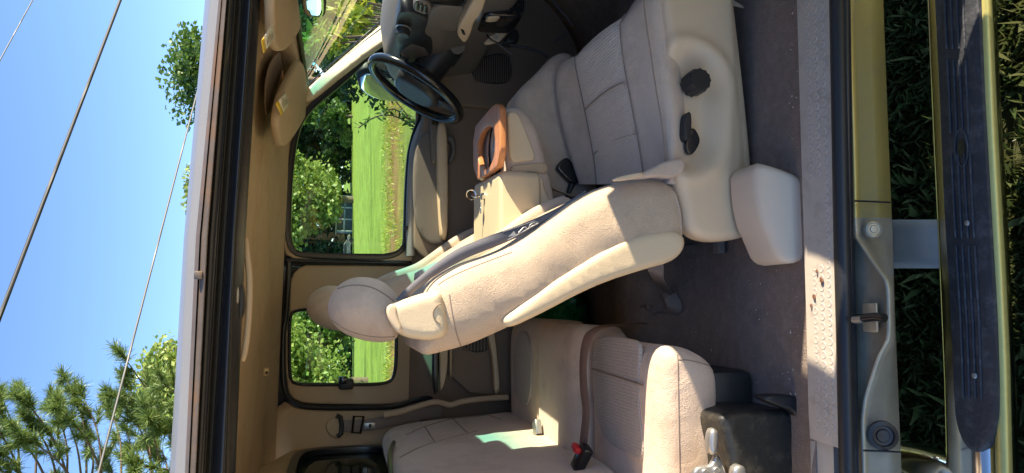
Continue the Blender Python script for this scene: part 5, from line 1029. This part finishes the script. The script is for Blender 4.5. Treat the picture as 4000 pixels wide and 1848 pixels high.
for pts, rd, m in (([(1900, 60), (1898, 100), (1900, 140), (1925, 160), (1945, 168)], 0.003, 'wire'), ([(1928, 70), (1930, 100), (1922, 125)], 0.0025, 'wire2'), ([(1896, 70), (1897, 110), (1903, 138)], 0.0025, 'wire2'), ([(1942, 168), (1975, 195), (2000, 210)], 0.003, 'wire2'),
                  ([(2140, -30), (2170, 20), (2210, 60), (2235, 100)], 0.004, 'wire2'), ([(1990, 175), (2050, 185), (2100, 200), (2140, 222)], 0.006, 'wire'), ([(2160, 168), (2190, 148), (2212, 132)], 0.002, 'wire2')):
    tube('cable', curve([P(u, v, y=1.22) for u, v in pts], 2), rd, M[m], CB, n=5)
pad('brake_pedal', px([(1965, 160), (1995, 120), (2022, 110), (2028, 150), (2020, 170), (1985, 172)], 1.35), side, 1.34, 1.40, 0.008, M['rubber'], TR, step=0.015, sm=1)
# green crumpled bag behind the seat
g0 = np.array([0.06, 1.02, 0.70]); bm = bmesh.new(); bmesh.ops.create_icosphere(bm, subdivisions=4, radius=1)
for v in bm.verts:
    n_ = noise.noise(v.co*2.3)*0.3+abs(noise.noise(v.co*5))*0.25; v.co = Vector((v.co.x*0.11, v.co.y*0.13, v.co.z*0.10))*(1+n_)
me = bpy.data.meshes.new('green_bag'); bm.to_mesh(me); bm.free(); me.materials.append(M['greenplastic']); o = bpy.data.objects.new('green_bag', me); link(o, None, onz(2185, 1225, 0.72)); tag(o, 'crumpled shiny green plastic bag in the dark behind the front seat', 'bag')
# dead leaves on the step plate, sand on the carpet
for k, (u, v, s, ln_) in enumerate(((3209, 1098, 0.008, 'largest curled brown leaf bit on the step plate'), (3180, 1163, 0.007, 'dark brown leaf bit lower on the step plate by its carpet edge'), (3190, 1062, 0.0045, 'small brown leaf bit just ahead of the largest one'), (3168, 1195, 0.0045, 'tiny dark leaf bit beside the carpet edge of the plate'))):
    a = onz(u, v, ZP+0.0025); V = [a+np.array([s*math.cos(t)*(1+.4*math.sin(3*t+k)), s*0.7*math.sin(t), 0.002*math.sin(2*t)]) for t in np.linspace(0, 2*PI, 9, endpoint=False)]
    tag(build('leaf_bit', V+[a+np.array([0, 0, 0.003])], [[i, (i+1) % 9, 9] for i in range(9)], M['rust'], None), ln_, 'leaf', 'leaf bits on the step plate')
V = []; Fc = []
for k in range(240):
    u, v = random.uniform(2650, 3130), random.uniform(980, 1600)
    if random.random() < 0.25: u, v = random.uniform(3080, 3125), random.uniform(0, 1600)
    a = onz(u, v, 0.609); s = random.choice([0.0006, 0.0008, 0.001, 0.0013, 0.002])*random.uniform(0.6, 1.2); t = random.random()*PI; e1 = np.array([math.cos(t), math.sin(t), 0])*s*random.uniform(1, 2.2); e2 = np.array([-math.sin(t), math.cos(t), 0])*s*0.7
    i = len(V); V += [a-e1, a-e2, a+e1, a+e2, a+np.array([0, 0, s])]; Fc += [[i, i+1, i+4], [i+1, i+2, i+4], [i+2, i+3, i+4], [i+3, i, i+4]]
db = build('floor_debris', V, Fc, M['dirtbits'], None, False); db['kind'] = 'stuff'; tag(db, 'sand and crumbs scattered over the carpet', 'debris')
